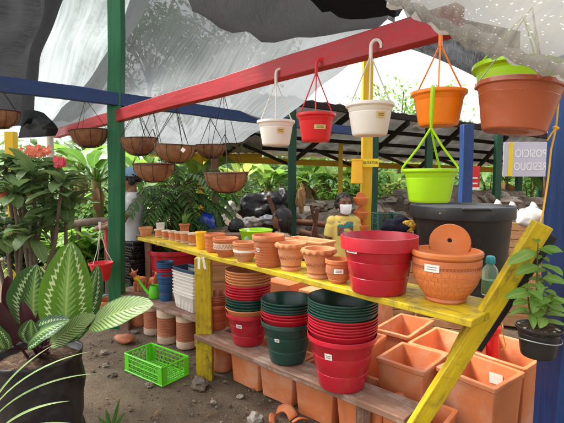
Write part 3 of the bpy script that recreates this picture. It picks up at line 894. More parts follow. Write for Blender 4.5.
def scallop(n, k):
    def f(r_, z, a, i):
        s = math.cos(n * a)
        return r_ * (1 + k[0] * s * (i in k[2])), z + k[1] * s * (i in k[2])
    return f
def urn(D, H):
    R_ = D / 2
    return [(0, 0), (R_ * .60, 0), (R_ * .64, H * .05), (R_ * .60, H * .12), (R_ * .66, H * .3), (R_ * .76, H * .5), (R_ * .81, H * .66), (R_ * .83, H * .76),
            (R_ * .86, H * .82), (R_ * .96, H * .85), (R_, H * .89), (R_ * .99, H * .95), (R_ * .95, H * .99), (R_ * .9, H), (R_ * .78, H * .99), (R_ * .72, H * .9), (R_ * .66, H * .55), (R_ * .5, H * .15), (0, H * .15)]
for bx, by, wp, hp, lb in [(291, 272, 32.5, 30, 'clay urn with wavy rim, next to the tall dimpled pot'), (318.5, 280, 36, 32, 'clay urn with wavy rim, next to the small clay pot by the red one')]:
    r, D, H = clay(bx, by, wp, hp, lb, 'terra_pale', prof=urn, mod=scallop(14, (.03, -.0035, (9, 10, 11))), n=112)
    band(r, D * .345, D * .39, H * .38, H * .6, 'terra_cream', 'carved_band'); motif(r, D * .385, H * .42, H * .57, 10, 'terra_dark', .0014)
    band(r, D * .305, D * .315, H * .14, H * .2, 'terra_dark', 'foot_ring')
r, D, H = clay(338.5, 284.5, 27.5, 26, 'small clay pot with a dark band squeezed beside the big red pot', 'terra', prof=bowlprof)
band(r, D * .478, D * .472, H * .44, H * .70, 'terra_dark', 'dark_band')
sticker(r, D * .485, D * .48, H * .47, H * .66, -.35, .35)
for q in (.12, .2, .28, .36): band(r, D * .5 * (.66 + .65 * q), D * .5 * (.68 + .65 * q), H * q, H * (q + .05), 'terra', 'rib')
# clay saucers turned over behind the urns
b = at(309, 250, 2.95); b.z = ZU
r = thing('clay_trough', 'plain terracotta trough lying behind the wavy urns on yellow shelf', 'trough', b, -.75)
tb = MB()
Lh, Wh, Hh, tt = .17, .075, .13, .012
def trough_mesh(tb, L, W, H, t=.012, taper=.9, rim=.02, lip=.006):
    sdw = rng.random() * 50
    def rect(a, c, z):
        # rounded rectangle, a little warped like hand pressed clay
        o, rr = [], .012
        cs = [(a, c, 0), (-a, c, 1), (-a, -c, 2), (a, -c, 3)]
        for k, (x, y, q) in enumerate(cs):
            for t in (0, .5, 1):
                an = (q + t) * PI / 2; o.append((x - math.copysign(rr, x) + rr * math.cos(an), y - math.copysign(rr, y) + rr * math.sin(an)))
            x2, y2, _ = cs[(k + 1) % 4]
            for t in (.2, .4, .6, .8): 
                px_, py_ = x + (x2 - x) * t, y + (y2 - y) * t
                o.append((px_, py_))
        return [V((x + .004 * noise.noise(V((x * 7, y * 7, sdw + z * 4))), y + .004 * noise.noise(V((x * 7, y * 7, sdw + 9 + z * 4))), z + (.004 * noise.noise(V((x * 6, y * 6, sdw + 20))) if z > .03 else 0))) for x, y in o]
    tb.rings([rect(L * taper, W * taper, 0), rect(L * (taper + (1 - taper) * .9), W * (taper + (1 - taper) * .9), H - rim), rect(L + lip * .2, W + lip * .2, H - rim + .003), rect(L + lip, W + lip, H - rim + .006), rect(L + lip, W + lip, H - .003), rect(L + lip - .003, W + lip - .003, H),
              rect(L - t, W - t, H), rect(L - t - .003, W - t - .003, H - .006), rect(L * taper - t, W * taper - t, .02)], True)
trough_mesh(tb, Lh, Wh, Hh)
tb.build('trough_wall', M['terra_pale'], r, bevel=.004)

# ---- brick patterned pot with the orange wall planter sitting in it
b = at_z(445, 306, ZU); Y = b.y + .10; b = at(445, 306, Y); b.z = ZU
D = span(67, Y); H = .205
r = thing('clay_pot', 'squat clay pot carved with small bricks, holding the orange wall planter', 'pot', b, face_cam(b), 'pots on the yellow shelf')
R_ = D / 2
pr = [(0, 0), (R_ * .54, 0), (R_ * .60, .008), (R_ * .60, .016), (R_ * .57, .020), (R_ * .72, .045), (R_ * .88, .085), (R_ * .97, .125), (R_ * .985, .15), (R_ * .97, .165), (R_ * 1.0, .170), (R_ * 1.0, .190), (R_ * .97, .196), (R_ * .9, .196), (R_ * .88, .17), (R_ * .8, .09), (R_ * .5, .02), (0, .02)]
MB().lathe(pr, 72).build('pot_body', M['terra'], r)
def prad(z):
    for (r0, z0), (r1, z1) in zip(pr[4:10], pr[5:11]):
        if z0 <= z <= z1: return r0 + (r1 - r0) * (z - z0) / (z1 - z0)
    return pr[4][0]
bk = MB()
for j in range(6):
    z0 = .026 + j * .0205; z1 = z0 + .018
    for i in range(18):
        a0 = -PI / 2 + (i - 9 + .5 * (j % 2)) * .21; a1 = a0 + .19; vs = []
        for zz, e in ((z0, .0), (z0 + .001, .0022), (z1 - .001, .0022), (z1, .0)):
            for a in (a0, a0 + .01, a1 - .01, a1):
                rr = prad(zz) + (e if a not in (a0, a1) else 0) - .0004
                vs.append((rr * math.cos(a), rr * math.sin(a), zz))
        bk.add(vs, [(q * 4 + k, q * 4 + k + 1, q * 4 + k + 5, q * 4 + k + 4) for q in range(3) for k in range(3)])
bk.build('brick_carving', M['terra_orange'], r, angle=30)
lf = MB()
for i in range(30):
    a = -PI / 2 - 1.5 + i * .1
    lf.tube([(prad(.158) * 1.005 * math.cos(a + q * .05), prad(.158) * 1.005 * math.sin(a + q * .05), .158 + .006 * math.sin(q * PI)) for q in (0, .25, .5, .75, 1)], .0016, 5)
lf.build('garland_carving', M['terra_dark'], r)
sticker(r, R_ * 1.002, R_ * 1.002, .150, .182, -.62, -.18)
wp_ = thing('wall_planter', 'orange clay wall planter with a round holed back plate', 'planter', (b.x, b.y, b.z + .172), face_cam(b) - .12)
MB().lathe([(0, 0), (R_ * .6, 0), (R_ * .84, .012), (R_ * .985, .03), (R_ * 1.03, .036), (R_ * 1.035, .05), (R_ * 1.0, .056), (R_ * .93, .056), (R_ * .9, .04), (R_ * .5, .012), (0, .012)], 64).build('bowl', M['terra_orange'], wp_)
bp = MB(); k = 40; rad = R_ * .62; zc = .075
prof = []
for sgn in (-1, 1):
    ring = []
    for i in range(k):
        a = 2 * PI * i / k; x = rad * math.cos(a); z = zc + rad * .95 * math.sin(a)
        ring.append((x, sgn, max(z, .02)))
    prof.append(ring)
y0 = R_ * .70
hole = [(.011 * math.cos(2 * PI * i / k), .011 * math.sin(2 * PI * i / k) + zc + .01) for i in range(k)]
rings = [[V((x, y0 - .009, z)) for x, s, z in prof[0]], [V((x * 1.0, y0 + .009, z)) for x, s, z in prof[1]], [V((hx, y0 + .009, hz)) for hx, hz in hole], [V((hx, y0 - .009, hz)) for hx, hz in hole]]
bp.rings(rings, False, True)
bp.build('back_plate', M['terra_orange'], wp_, angle=30, bevel=.003)

# ---- spray bottle behind the brace
b = at_z(489, 300, ZU); b = at(489, 300, b.y + .09); b.z = ZU
r = thing('water_bottle', 'clear bottle of green liquid with turquoise cap by the brace', 'bottle', b, .4)
m, N, L = nt('bottle_plastic')
p = N.new('ShaderNodeBsdfPrincipled'); p.inputs['Base Color'].default_value = (.55, .82, .70, 1); p.inputs['Roughness'].default_value = .12
p.inputs['Transmission Weight'].default_value = .75; p.inputs['IOR'].default_value = 1.2
out(N, L, p.outputs[0]); M['bottle'] = m
M['liquid'] = mat('green_liquid', (.10, .30, .05), .25, .08, 4, bump=0, spec=.5)
M['turq'] = mat('turquoise_plastic', (.04, .38, .42), .35, .05, 5, bump=0, spec=.45)
k = .036
MB().lathe([(0, 0), (k * .9, 0), (k, .006), (k, .05), (k * .95, .06), (k, .07), (k, .11), (k * .85, .128), (k * .45, .146), (k * .42, .155), (.001, .155)], 32).build('bottle_wall', M['bottle'], r)
MB().lathe([(0, .004), (k * .84, .004), (k * .9, .01), (k * .9, .05), (k * .86, .06), (k * .88, .072), (0, .074)], 28).build('liquid', M['liquid'], r)
MB().lathe([(0, .15), (k * .56, .15), (k * .58, .153), (k * .56, .178), (k * .44, .184), (k * .3, .186), (0, .187)], 28).build('cap', M['turq'], r)

# ------------------------------------------------------------------ terracotta troughs and square planters on the ground
def planter(cx, cy, yaw, L, W, H, label, m='terra_box', z=0.0, soil=False, name='terracotta_planter', st=None, t=.016, taper=.88, group='terracotta planters around the stand'):
    r = thing(name, label, 'planter', (cx, cy, z), yaw, group)
    tb = MB(); trough_mesh(tb, L / 2, W / 2, H, t, taper, .03, .006)
    tb.build('planter_wall', M[m], r, bevel=.004)
    return r
yaw_l = math.atan2(ld.y, ld.x)
names = ['terracotta trough under the lower shelf, nearest the yellow leg', 'terracotta trough under the lower shelf, second from the yellow leg', 'terracotta trough under the lower shelf, third from the yellow leg', 'terracotta trough under the lower shelf, fourth from the yellow leg', 'terracotta trough under the lower shelf, closest to the brace']
for k, (px, py) in enumerate([(241, 388), (272, 403), (310, 423), (355, 448), (405, 478)]):
    p = at_z(px, py, 0) + ln * .15
    planter(p.x, p.y, yaw_l + U(-.03, .03), .308, .25, .295, names[k], taper=.86)
# round clay pot by the leg, on the ground
p = at_z(221, 374, 0); p = p + V((.0, .1, 0))
r = thing('clay_pot', 'plain round clay pot on the ground between the yellow leg and a trough', 'pot', p, 0)
MB().lathe(prof_clay(.20, .26, .8, .035, .012), 40).build('pot_body', M['terra'], r)
# square planters to the side, open tops showing
ZB = .46
def sq(a, n_, c, label, m='terra_box', st=False, H=ZB):
    """front-left, near and right rim corners in the photo"""
    A, Bn, C = (at_z(*q, H) for q in (a, n_, c))
    e1, e2 = A - Bn, C - Bn
    e1.z = e2.z = 0
    yaw = math.atan2(e2.y, e2.x)
    L = e2.length; W = min(e1.length, .42)
    u2 = e2.normalized(); perp = V((-u2.y, u2.x, 0))
    if perp.dot(e1) < 0: perp = -perp
    ctr = Bn + e2 * .5 + perp * (W / 2)
    r = planter(ctr.x, ctr.y, yaw, L, W, H, label, m)
    if st:
        sp_ = MB().box((0, 0, 0), (.075, .002, .06)).build('price_sticker', M['sticker'], r)
        sp_.location = (L / 2 - .0235, -W * .08, H - .085); sp_.rotation_euler = (0, R(3), R(90))
    return r
sq((428, 373), (495, 389), (524, 372), 'square terracotta planter with a white sticker inside its wall', st=True)
sq((462, 350), (525, 369), (556, 350), 'square terracotta planter tight behind the stickered one, under the potted plant')
sq((381, 355), (424, 372), (447, 354), 'square terracotta planter beside the end of the lower shelf')
sq((417, 339), (456, 356), (481, 338), 'square terracotta planter between the brace and three others')
sq((379, 326), (409, 337), (434, 320), 'square terracotta planter farthest behind, below the brick carved pot')
sq((332, 337), (365, 352), (386, 335), 'square terracotta planter half hidden by the big red stack')
# upturned terracotta boxes piled behind the stacks
def block(pts, h, label, m, z, yaw, L, W):
    c = at(*pts); r = thing('terracotta_planter', label, 'planter', (c.x, c.y, z), yaw, 'terracotta planters around the stand')
    tb = MB(); trough_mesh(tb, L / 2, W / 2, h, .016, .86, .03, .006)
    o = tb.build('planter_wall', M[m], r, bevel=.004)
    o.rotation_euler = (PI, 0, 0); o.location = (0, 0, h)
    return r
block((248, 300, 3.75), .34, 'upturned terracotta planter seen behind the tall mixed stack', 'terra_box', .33, yaw_l, .30, .28)
block((286, 300, 3.45), .34, 'upturned terracotta planter seen behind the green based stack', 'terra_box', .33, yaw_l, .32, .28)
block((326, 300, 3.15), .34, 'upturned pale terracotta planter, nearer one behind the red and green stacks', 'terra_pale', .33, yaw_l, .38, .30)
block((365, 310, 3.45), .30, 'upturned pale terracotta planter behind the big red stack', 'terra_pale', .33, yaw_l + .1, .38, .30)
for k, (px, Y) in enumerate([(248, 3.75), (286, 3.45), (326, 3.15), (365, 3.45)]):
    c = at(px, 300, Y); planter(c.x, c.y, yaw_l, .34, .30, .33, 'terracotta planter at ground level under ' + ['the upturned one behind the tall mixed stack', 'the upturned one behind the green based stack', 'the pale upturned one behind red and green stacks', 'the pale upturned one behind the big red stack'][k], z=0)

# broken shards before the row of troughs
for k, (px, py, s) in enumerate([(286, 419, .075), (274, 422, .045), (298, 424, .05)]):
    p = at_z(px, py, .0)
    b_ = MB().lathe([(.07, 0), (.085, .03), (.095, .075), (.087, .078), (.076, .03), (.06, .008)], 10)
    b_ = MB(); vs = []; fs = []
    for j in range(4):
        for i in range(8):
            a = .9 * i / 7; rr = .1 + .015 * j
            vs.append((rr * math.cos(a) - .1, rr * math.sin(a) - .04, .028 * math.sin(PI * i / 7) + .02 * j / 3 + .006 * noise.noise(V((i, j, k)))))
    for j in range(3):
        for i in range(7): fs.append((j * 8 + i, j * 8 + i + 1, j * 8 + i + 9, j * 8 + i + 8))
    b_.add([tuple(c * s / .06 for c in q) for q in vs], fs)
    o = b_.build('clay_shard', M['terra'], loc=(p.x, p.y, .012), solid=.011); o.rotation_euler = (0, 0, k * 2.1 + .4)
    tag(o, ['largest broken clay shard on soil before the troughs', 'clay shard lying beside the largest one, farther from the brace', 'small clay shard near the bottom edge below the troughs'][k], 'shard')

# ------------------------------------------------------------------ things on the far lower board
def on(px, py, z=ZL): return at_z(px, py, z)
# black nursery tray stack
tp = on(130, 284); tp = tp + V((0, .16, 0))
tm = MB()
Wt, Dt, Ht = .19, .15, .032
for i in range(9):
    for j in range(7):
        cx, cy = -Wt + 2 * Wt * (i + .5) / 9, -Dt + 2 * Dt * (j + .5) / 7
        tm.rings([[V((cx + a * s, cy + c * s, z)) for a, c in ((-1, -1), (1, -1), (1, 1), (-1, 1))] for s, z in ((.011, 0), (.018, Ht), (.020, Ht), (.0165, Ht - .001), (.010, .004))])
for a in (-1, 1):
    tm.box((a * Wt, 0, Ht - .004), (.008, 2 * Dt + .008, .012)); tm.box((0, a * Dt, Ht - .004), (2 * Wt, .008, .012))
tray0 = tm.build('seed_tray', M['black_pot'], angle=30)
for i in range(15):
    o = tray0 if i == 0 else inst(tray0)
    o.location = (tp.x + U(-.012, .012), tp.y + U(-.012, .012), ZL + i * .030); o.rotation_euler = (U(-.03, .03), U(-.05, .05), -.7 + U(-.08, .08))
    tag(o, f'black seed tray, {"bottom one" if i == 0 else ORD[14 - i] + (" from top" if i < 14 else "")} of the tray stack by green post', 'tray', 'black seed trays')
# clay animals
def toy(p, rz, label, s=1.0):
    r = thing('clay_animal', label, 'figurine', p, rz, 'clay animals on the lower board')
    b = MB()
    b.loft([((0, 0, z), a, c) for z, a, c in ((.05, .02, .035), (.06, .035, .055), (.085, .04, .06), (.11, .035, .055), (.12, .015, .03))], 14)
    for x in (-.022, .022):
        for y in (-.04, .036): b.tube([(x, y, .075), (x * 1.1, y * 1.05, .035), (x * 1.1, y * 1.05, 0)], [.017, .013, .014], 8)
    b.tube([(0, -.04, .10), (0, -.062, .135), (0, -.07, .155)], [.026, .021, .02], 10)
    b.loft([((0, -.075, .14), .012, .02), ((0, -.082, .155), .022, .034), ((0, -.078, .172), .022, .028), ((0, -.07, .184), .012, .016)], 12)
    for x in (-1, 1): b.tube([(x * .015, -.066, .176), (x * .032, -.062, .19), (x * .04, -.062, .204)], [.009, .008, .003], 7)
    b.tube([(0, .056, .105), (0, .07, .09), (0, .072, .06)], [.008, .006, .008], 6)
    o = b.build('animal_body', M['terra'], r, angle=180)
    q = o.modifiers.new('merge', 'REMESH'); q.mode = 'VOXEL'; q.voxel_size = .0045; q.use_smooth_shade = True
    e = MB()
    for x in (-.012, .012): e.blob((x * 1.35, -.104, .162), (.004, .004, .004), 1, 0, 1)
    e.build('eyes', M['ink'], r)
    r.scale = (s, s, s)
    return r
p = on(139, 291); toy((p.x, p.y + .05, ZL), -.5, 'clay cow figurine beside the black seed trays', 1.15)
p = on(148, 295); toy((p.x, p.y + .2, ZL), .7, 'clay cow figurine half behind the green watering can', 1.1)
# watering can
p = on(152, 300); r = thing('watering_can', 'small green watering can with yellow spout end', 'watering can', (p.x, p.y + .09, ZL), -.2)
k = .06
MB().lathe([(0, 0), (k * .95, 0), (k, .008), (k * .9, .07), (k * .72, .115), (k * .7, .12), (k * .64, .118), (k * .8, .07), (0, .01)], 32).build('can_body', M['lime_crate'], r)
MB().tube([(-.05, 0, .03), (-.10, 0, .075), (-.15, -.01, .15), (-.165, -.01, .17)], [.018, .014, .011, .011], 10).build('spout', M['lime_crate'], r)
MB().lathe([(.011, 0), (.013, .004), (.03, .03), (.03, .036), (0, .04)], 20, M=Matrix.Translation((-.163, -.01, .166)) @ Matrix.Rotation(-.7, 4, 'Y')).build('spout_rose', M['yellow_plastic'], r)
MB().tube([(.045, 0, .11), (.075, 0, .13), (.098, 0, .10), (.09, 0, .06), (.055, 0, .03)], .008, 8).build('handle', M['lime_crate'], r)
# blue pot stack
p = on(163, 303); p = V((p.x, p.y + .10, ZL))
cols = [('blue_plastic', 'dark blue plastic'), ('blue_plastic', 'dark blue plastic'), ('red_plastic', 'wine red plastic'), ('red_plastic', 'wine red plastic'), ('blue_plastic', 'dark blue plastic'), ('blue_plastic', 'dark blue plastic'), ('blue_plastic', 'dark blue plastic')]
nested(p, .16, .24, cols, 'blue stack beside the white planters', 'nested dark blue pots', .019, rb=.75)
# stack of white window-box planters with a blue one on top
A_, B_ = on(177, 305), on(197, 313)
ang = math.atan2(B_.y - A_.y, B_.x - A_.x)
wb_ = MB()
trough_mesh(wb_, .17, .082, .135, .006, .86, .014, .006)
for i in range(5): wb_.box((-.11 + .055 * i, -.074, .055), (.012, .008, .09))
wb0 = wb_.build('window_box', M['white_plastic'], bevel=.003)
c0 = on(181.5, 309.5); dirp = V((-math.sin(ang), math.cos(ang), 0))
c0 = c0 + dirp * .085 + V((math.cos(ang), math.sin(ang), 0)) * .02
for i in range(9):
    o = wb0 if i == 0 else inst(wb0)
    if i == 8:
        o.data = wb0.data.copy(); o.data.materials.clear(); o.data.materials.append(M['navy_plastic'])
    o.location = (c0.x + U(-.003, .003), c0.y + U(-.003, .003), ZL + i * .029); o.rotation_euler = (0, 0, ang + U(-.02, .02))
    lb = 'navy blue window box planter, topmost of the white planter stack' if i == 8 else f'white ribbed window box planter, {"bottom one" if i == 0 else ORD[8 - i] + " from top"} of the stack'
    tag(o, lb, 'planter', 'stacked window box planters')
# red tub behind and blue sheet
p = at(174, 262, 4.75)
r = thing('washtub', 'large dark red tub standing behind the white planter stack', 'tub', (p.x, p.y, 0), 0)
MB().lathe(prof_plastic(.58, .72, .8, .05, .02, .01, (.4,)), 48).build('tub_wall', M['red_plastic'], r)
# terracotta cylinders with ribs under the board
def ribcyl(px, py, wpx, hpx, label, back=0):
    q = at_z(px, py, 0); Y = q.y + span(wpx, q.y) * .4 + back; q = at(px, py, Y)
    D = span(wpx, Y); H = hpx * Y / FPX * .90
    r = thing('clay_cylinder', label, 'pot', (q.x, Y, 0), face_cam(q), 'ribbed clay cylinders under the lower board')
    R_ = D / 2
    MB().lathe([(0, 0), (R_ * .96, 0), (R_, .006), (R_, H * .2), (R_ * .955, H * .205), (R_ * .955, H * .76), (R_ * 1.01, H * .765), (R_ * 1.02, H * .98), (R_ * .99, H), (R_ * .86, H), (R_ * .85, H * .5), (R_ * .8, .02), (0, .02)], 44).build('pot_body', M['terra_cream'], r)
    rb_ = MB().lathe([(R_ * .95, H * .2)] + [(R_ * (.965 + .025 * (i % 2)), H * (.205 + .555 * i / 24)) for i in range(25)] + [(R_ * .95, H * .762)], 44)
    rb_.build('ribbed_wall', M['terra_dark'], r, angle=20)
    MB().lathe([(R_ * .862, H * .96), (R_ * .88, H + .001), (R_ * .84, H * .99), (R_ * .80, .03), (0, .025)], 44).build('inner_wall', M['terra'], r)
ribcyl(187, 349, 21, 40, 'ribbed clay cylinder under the lower board, nearest the yellow leg')
ribcyl(168, 344, 21, 39, 'ribbed clay cylinder under the lower board, middle of the row')
ribcyl(154, 335, 20, 36, 'ribbed clay cylinder under the lower board, third from the yellow leg')
q = at_z(136, 327, 0); r = thing('clay_pot', 'plain wide clay pot under the board by the striped leaf', 'pot', (q.x, q.y + .1, 0), 0)
MB().lathe(prof_clay(.26, .2, .75, .03, .012), 40).build('pot_body', M['terra'], r)
q = at_z(100, 330, 0); r = thing('clay_pot', 'pale clay pot on the soil beside the thick green post', 'pot', (q.x, q.y + .25, 0), 0)
MB().lathe(prof_clay(.24, .24, .75, .03, .012), 40).build('pot_body', M['terra'], r)

# ------------------------------------------------------------------ green lattice crate on the ground
def lattice(name, L, W, H, m, label, loc, yaw, nx=9, ny=6, nz=3):
    r = thing(name, label, 'crate', loc, yaw)
    def wall(a, c, n, nm):
        b = MB(); a, c = V(a), V(c)
        d = (c - a).normalized()
        def strip(p, q, w_): 
            b.tube([p, q], w_, 5)
        for z in (.006, H - .006): strip(a + V((0, 0, z)), c + V((0, 0, z)), .0075)
        for z in [H * (k + 1) / (nz + 1) for k in range(nz)]: strip(a + V((0, 0, z)), c + V((0, 0, z)), .003)
        for i in range(n + 1):
            p = a.lerp(c, i / n); strip(p, p + V((0, 0, H)), .0045 if i in (0, n) else .003)
        for i in range(n):          # diagonal lattice
            p, q = a.lerp(c, i / n), a.lerp(c, (i + 1) / n)
            strip(p + V((0, 0, .01)), q + V((0, 0, H * .5)), .0024); strip(q + V((0, 0, H * .5)), p + V((0, 0, H - .01)), .0024)
        # solid corner plates
        for e, s_ in ((a, 1), (c, -1)):
            mid = e + d * (s_ * .022) + V((0, 0, H / 2)); M_ = Matrix((d, V((-d.y, d.x, 0)), V((0, 0, 1)))).transposed().to_4x4(); M_.translation = mid
            b.box((0, 0, 0), (.045, .006, H), M_)
        return b.build(nm, M[m], r, angle=50)
    x, y = L / 2, W / 2
    wall((-x, -y, 0), (x, -y, 0), nx, 'crate_side'); wall((x, -y, 0), (x, y, 0), ny, 'crate_side')
    wall((x, y, 0), (-x, y, 0), nx, 'crate_side'); wall((-x, y, 0), (-x, -y, 0), ny, 'crate_side')
    b = MB()
    for i in range(nx * 2 + 1): b.tube([(-x + L * i / (nx * 2), -y, .005), (-x + L * i / (nx * 2), y, .005)], .003, 5)
    for i in range(ny * 2 + 1): b.tube([(-x, -y + W * i / (ny * 2), .005), (x, -y + W * i / (ny * 2), .005)], .003, 5)
    b.build('crate_floor', M[m], r)
    return r
HC = .145
c1, c2, c3 = at_z(124.7, 353, HC), at_z(162, 368, HC), at_z(194, 359.5, HC)
e1, e2 = c1 - c2, c3 - c2
ya = math.atan2(-e1.y, -e1.x); Lc, Wc = e1.length, min(e2.length, .3)
pr_ = V((-math.sin(ya), math.cos(ya), 0)); ctr = c2 + e1 * .5 + pr_ * (Wc / 2)
lattice('plastic_crate', Lc, Wc, HC, 'lime_crate', 'bright green lattice plastic crate on the soil', (ctr.x, ctr.y, .004), ya)

# ------------------------------------------------------------------ plastic pots hanging from the red beam
def beam_y(px):
    k = (px - 282) / FPX          # where the red beam's near face stands on this sight line
    x0, y0, x1, y1 = -3.05, 5.86, .684, 1.70
    t = (k * y0 - x0) / ((x1 - x0) - k * (y1 - y0))
    return y0 + (y1 - y0) * t - .075
def hang_pot(px, py_rim, wpx, hpx, Y, m, hook_py, label, wires=(3,), wm=None, stick=None, hookdx=0, curl=True, ratio=.70, wirem='wire_grey'):
    Y = beam_y(px)
    c = at(px, py_rim, Y); D = span(wpx, Y); H = hpx * Y / FPX
    r = thing('hanging_pot', label, 'hanging pot', (c.x, Y, c.z - H), face_cam(c), 'plastic pots hanging from the beam')
    MB().lathe(prof_plastic(D, H, ratio, H * .12, D * .035, .003, (.72,)), 48).build('pot_body', M[m], r)
    hz = at(px, hook_py, Y).z - (c.z - H)
    tub = MB(); nW = wires[0]
    for k in range(nW):
        a = 2 * PI * k / nW + .5
        tub.tube([(D * .475 * math.cos(a), D * .475 * math.sin(a), H * .93), (D * .49 * math.cos(a), D * .49 * math.sin(a), H * 1.03), (D * .26 * math.cos(a), D * .26 * math.sin(a), H + (hz - H) * .5), (.006 * math.cos(a), .006 * math.sin(a), hz)], .0022 if wm is None else .0035, 6)
    tub.build('hanger_wires', M[wirem if wm is None else wm], r)
    hk = MB()
    pts = [(0, 0, hz)] + [(0, 0, hz + .03)] + [(.022 - .022 * math.cos(t), 0, hz + .05 + .026 * math.sin(t)) for t in [PI * i / 8 for i in range(10)]]
    hk.tube(pts, [.008] * 2 + [.0075] * 8 + [.006] * 2, 8)
    hk.build('hook', M[wm or m], r)
    if stick:
        s0, s1, a0, a1, sm = stick
        rad = lambda f: D / 2 * ratio + (D / 2 * .965 - D / 2 * ratio) * f
        sticker(r, rad(s0), rad(s1), H * s0, H * s1, a0, a1, M[sm], 2)
    return r
hang_pot(276, 121, 38, 24, 2.60, 'white_plastic', 83, 'white hanging pot with yellow sticker, next to the red one', stick=(.45, .66, .05, .5, 'sticker_tan'), wm='white_plastic')
hang_pot(316, 114, 39, 27, 2.30, 'bright_red', 75, 'bright red plastic hanging pot with a tan sticker', stick=(.40, .55, -.1, .6, 'sticker_tan'), wm='bright_red')
hang_pot(370, 104, 48, 31, 2.02, 'white_plastic', 58, 'larger looking white hanging pot in front of the yellow post', stick=(.50, .68, .30, .75, 'sticker_tan'), wm='white_plastic')
hang_pot(439, 92, 53, 33, 1.72, 'orange_plastic', 47, 'orange hanging pot with a lime strap over its rim', wm='orange_plastic')
# lime pot, its hanger hooked over the orange pot
YO = beam_y(439); c = at(430, 169, YO - .05); D = span(54, YO - .05); H = span(33, YO - .05)
r = thing('hanging_pot', 'lime green pot hung by its strap below the orange pot', 'hanging pot', (c.x, YO - .05, c.z - H), face_cam(c), 'plastic pots hanging from the beam')
MB().lathe(prof_plastic(D, H, .72, H * .11, D * .035, .003, (.74,)), 48).build('pot_body', M['lime_plastic'], r)
zt = at(431, 127, YO - .12).z - r.location.z; zr = at(433, 90, YO - .12).z - r.location.z
b = MB()
fy = -.055
for a in (PI * 1.03, -.28, 1.2):
    b.tube([(D * .485 * math.cos(a), D * .485 * math.sin(a), H * .9), (D * .49 * math.cos(a), D * .49 * math.sin(a), H * 1.04), (D * .2 * math.cos(a), D * .2 * math.sin(a) + fy * .6, H + (zt - H) * .55), (0, fy, zt)], .0042, 7)
b.build('hanger_wires', M['lime_plastic'], r)
b = MB().tube([(0, fy, zt), (.001, fy - .012, zt + (zr - zt) * .4), (.002, fy - .028, zr - .02), (.003, fy - .03, zr + .004), (.003, fy - .008, zr + .014), (.003, fy + .01, zr + .004)], [.005, .008, .008, .008, .007, .006], 8)
b.build('strap', M['lime_plastic'], r)

# big terracotta coloured pot under the plastic, and a lime pot above it
c = at(515, 84, 1.52); D = span(80, 1.52); H = .165
r = thing('hanging_pot', 'big brick brown plastic pot hanging under the clear film', 'hanging pot', (c.x, 1.52, c.z - H), face_cam(c), 'plastic pots hanging from the beam')
r.rotation_euler = (-.05, .10, face_cam(c))
MB().lathe([(0, .012), (D * .16, .012), (D * .17, 0), (D * .34, 0), (D * .36, .004), (D * .375, .02), (D * .445, H * .70), (D * .452, H * .72), (D * .448, H * .735), (D * .47, H * .88), (D * .49, H * .885), (D * .5, H * .9), (D * .5, H * .985), (D * .49, H), (D * .47, H), (D * .45, H * .9), (D * .36, .03), (0, .03)], 64).build('pot_body', M['brick_plastic'], r)
b = MB()
for k in range(3):
    a = 2 * PI * k / 3 + .9
    b.tube([(D * .485 * math.cos(a), D * .485 * math.sin(a), H * .9), (D * .5 * math.cos(a), D * .5 * math.sin(a), H * 1.05), (D * .3 * math.cos(a), D * .3 * math.sin(a), H + .1), (0, 0, H + .26)], .002, 6)
b.build('hanger_wires', M['wire_grey'], r)
for k in range(3):
    a = 2 * PI * k / 3 + .9
    MB().box((D * .497 * math.cos(a), D * .497 * math.sin(a), H * .97), (.016, .016, .022)).build('lug', M['brick_plastic'], r, bevel=.003)
c = at(514, 67, 1.72); D = span(82, 1.72); H = .16
r = thing('hanging_pot', 'lime green pot hanging directly behind the big brick brown one', 'hanging pot', (c.x, 1.72, c.z - H), 0, 'plastic pots hanging from the beam')
r.rotation_euler = (-.04, .10, 0)
MB().lathe(prof_plastic(D, H, .72, .02, .012, .003, (.8,)), 56).build('pot_body', M['lime_plastic'], r)
b = MB()
for k in range(3):
    a = 2 * PI * k / 3 + 2.6
    b.tube([(D * .48 * math.cos(a), D * .48 * math.sin(a), H * .95), (D * .3 * math.cos(a), D * .3 * math.sin(a), H + .08), (0, 0, H + .2)], .003, 6)
b.build('hanger_wires', M['lime_plastic'], r)

# red pot hanging low by the green post
c = at(101, 262.5, 4.0); D = span(24, 4.0); H = span(18, 4.0)
r = thing('hanging_pot', 'bright red pot hanging low beside the thick green post', 'hanging pot', (c.x, 4.0, c.z - H), 0)
MB().lathe(prof_plastic(D, H, .62, H * .12, D * .04, .003, ()), 40).build('pot_body', M['bright_red'], r)
zt = at(102, 222, 4.0).z - r.location.z
b = MB()
for k in range(3):
    a = 2 * PI * k / 3 + .2
    b.tube([(D * .48 * math.cos(a), D * .48 * math.sin(a), H * .95), (D * .2 * math.cos(a), D * .2 * math.sin(a), H + .12), (0, 0, zt - .06)], .003, 6)
b.tube([(0, 0, zt - .06), (0, 0, zt)], .012, 8)
b.build('hanger_wires', M['white_plastic'], r)

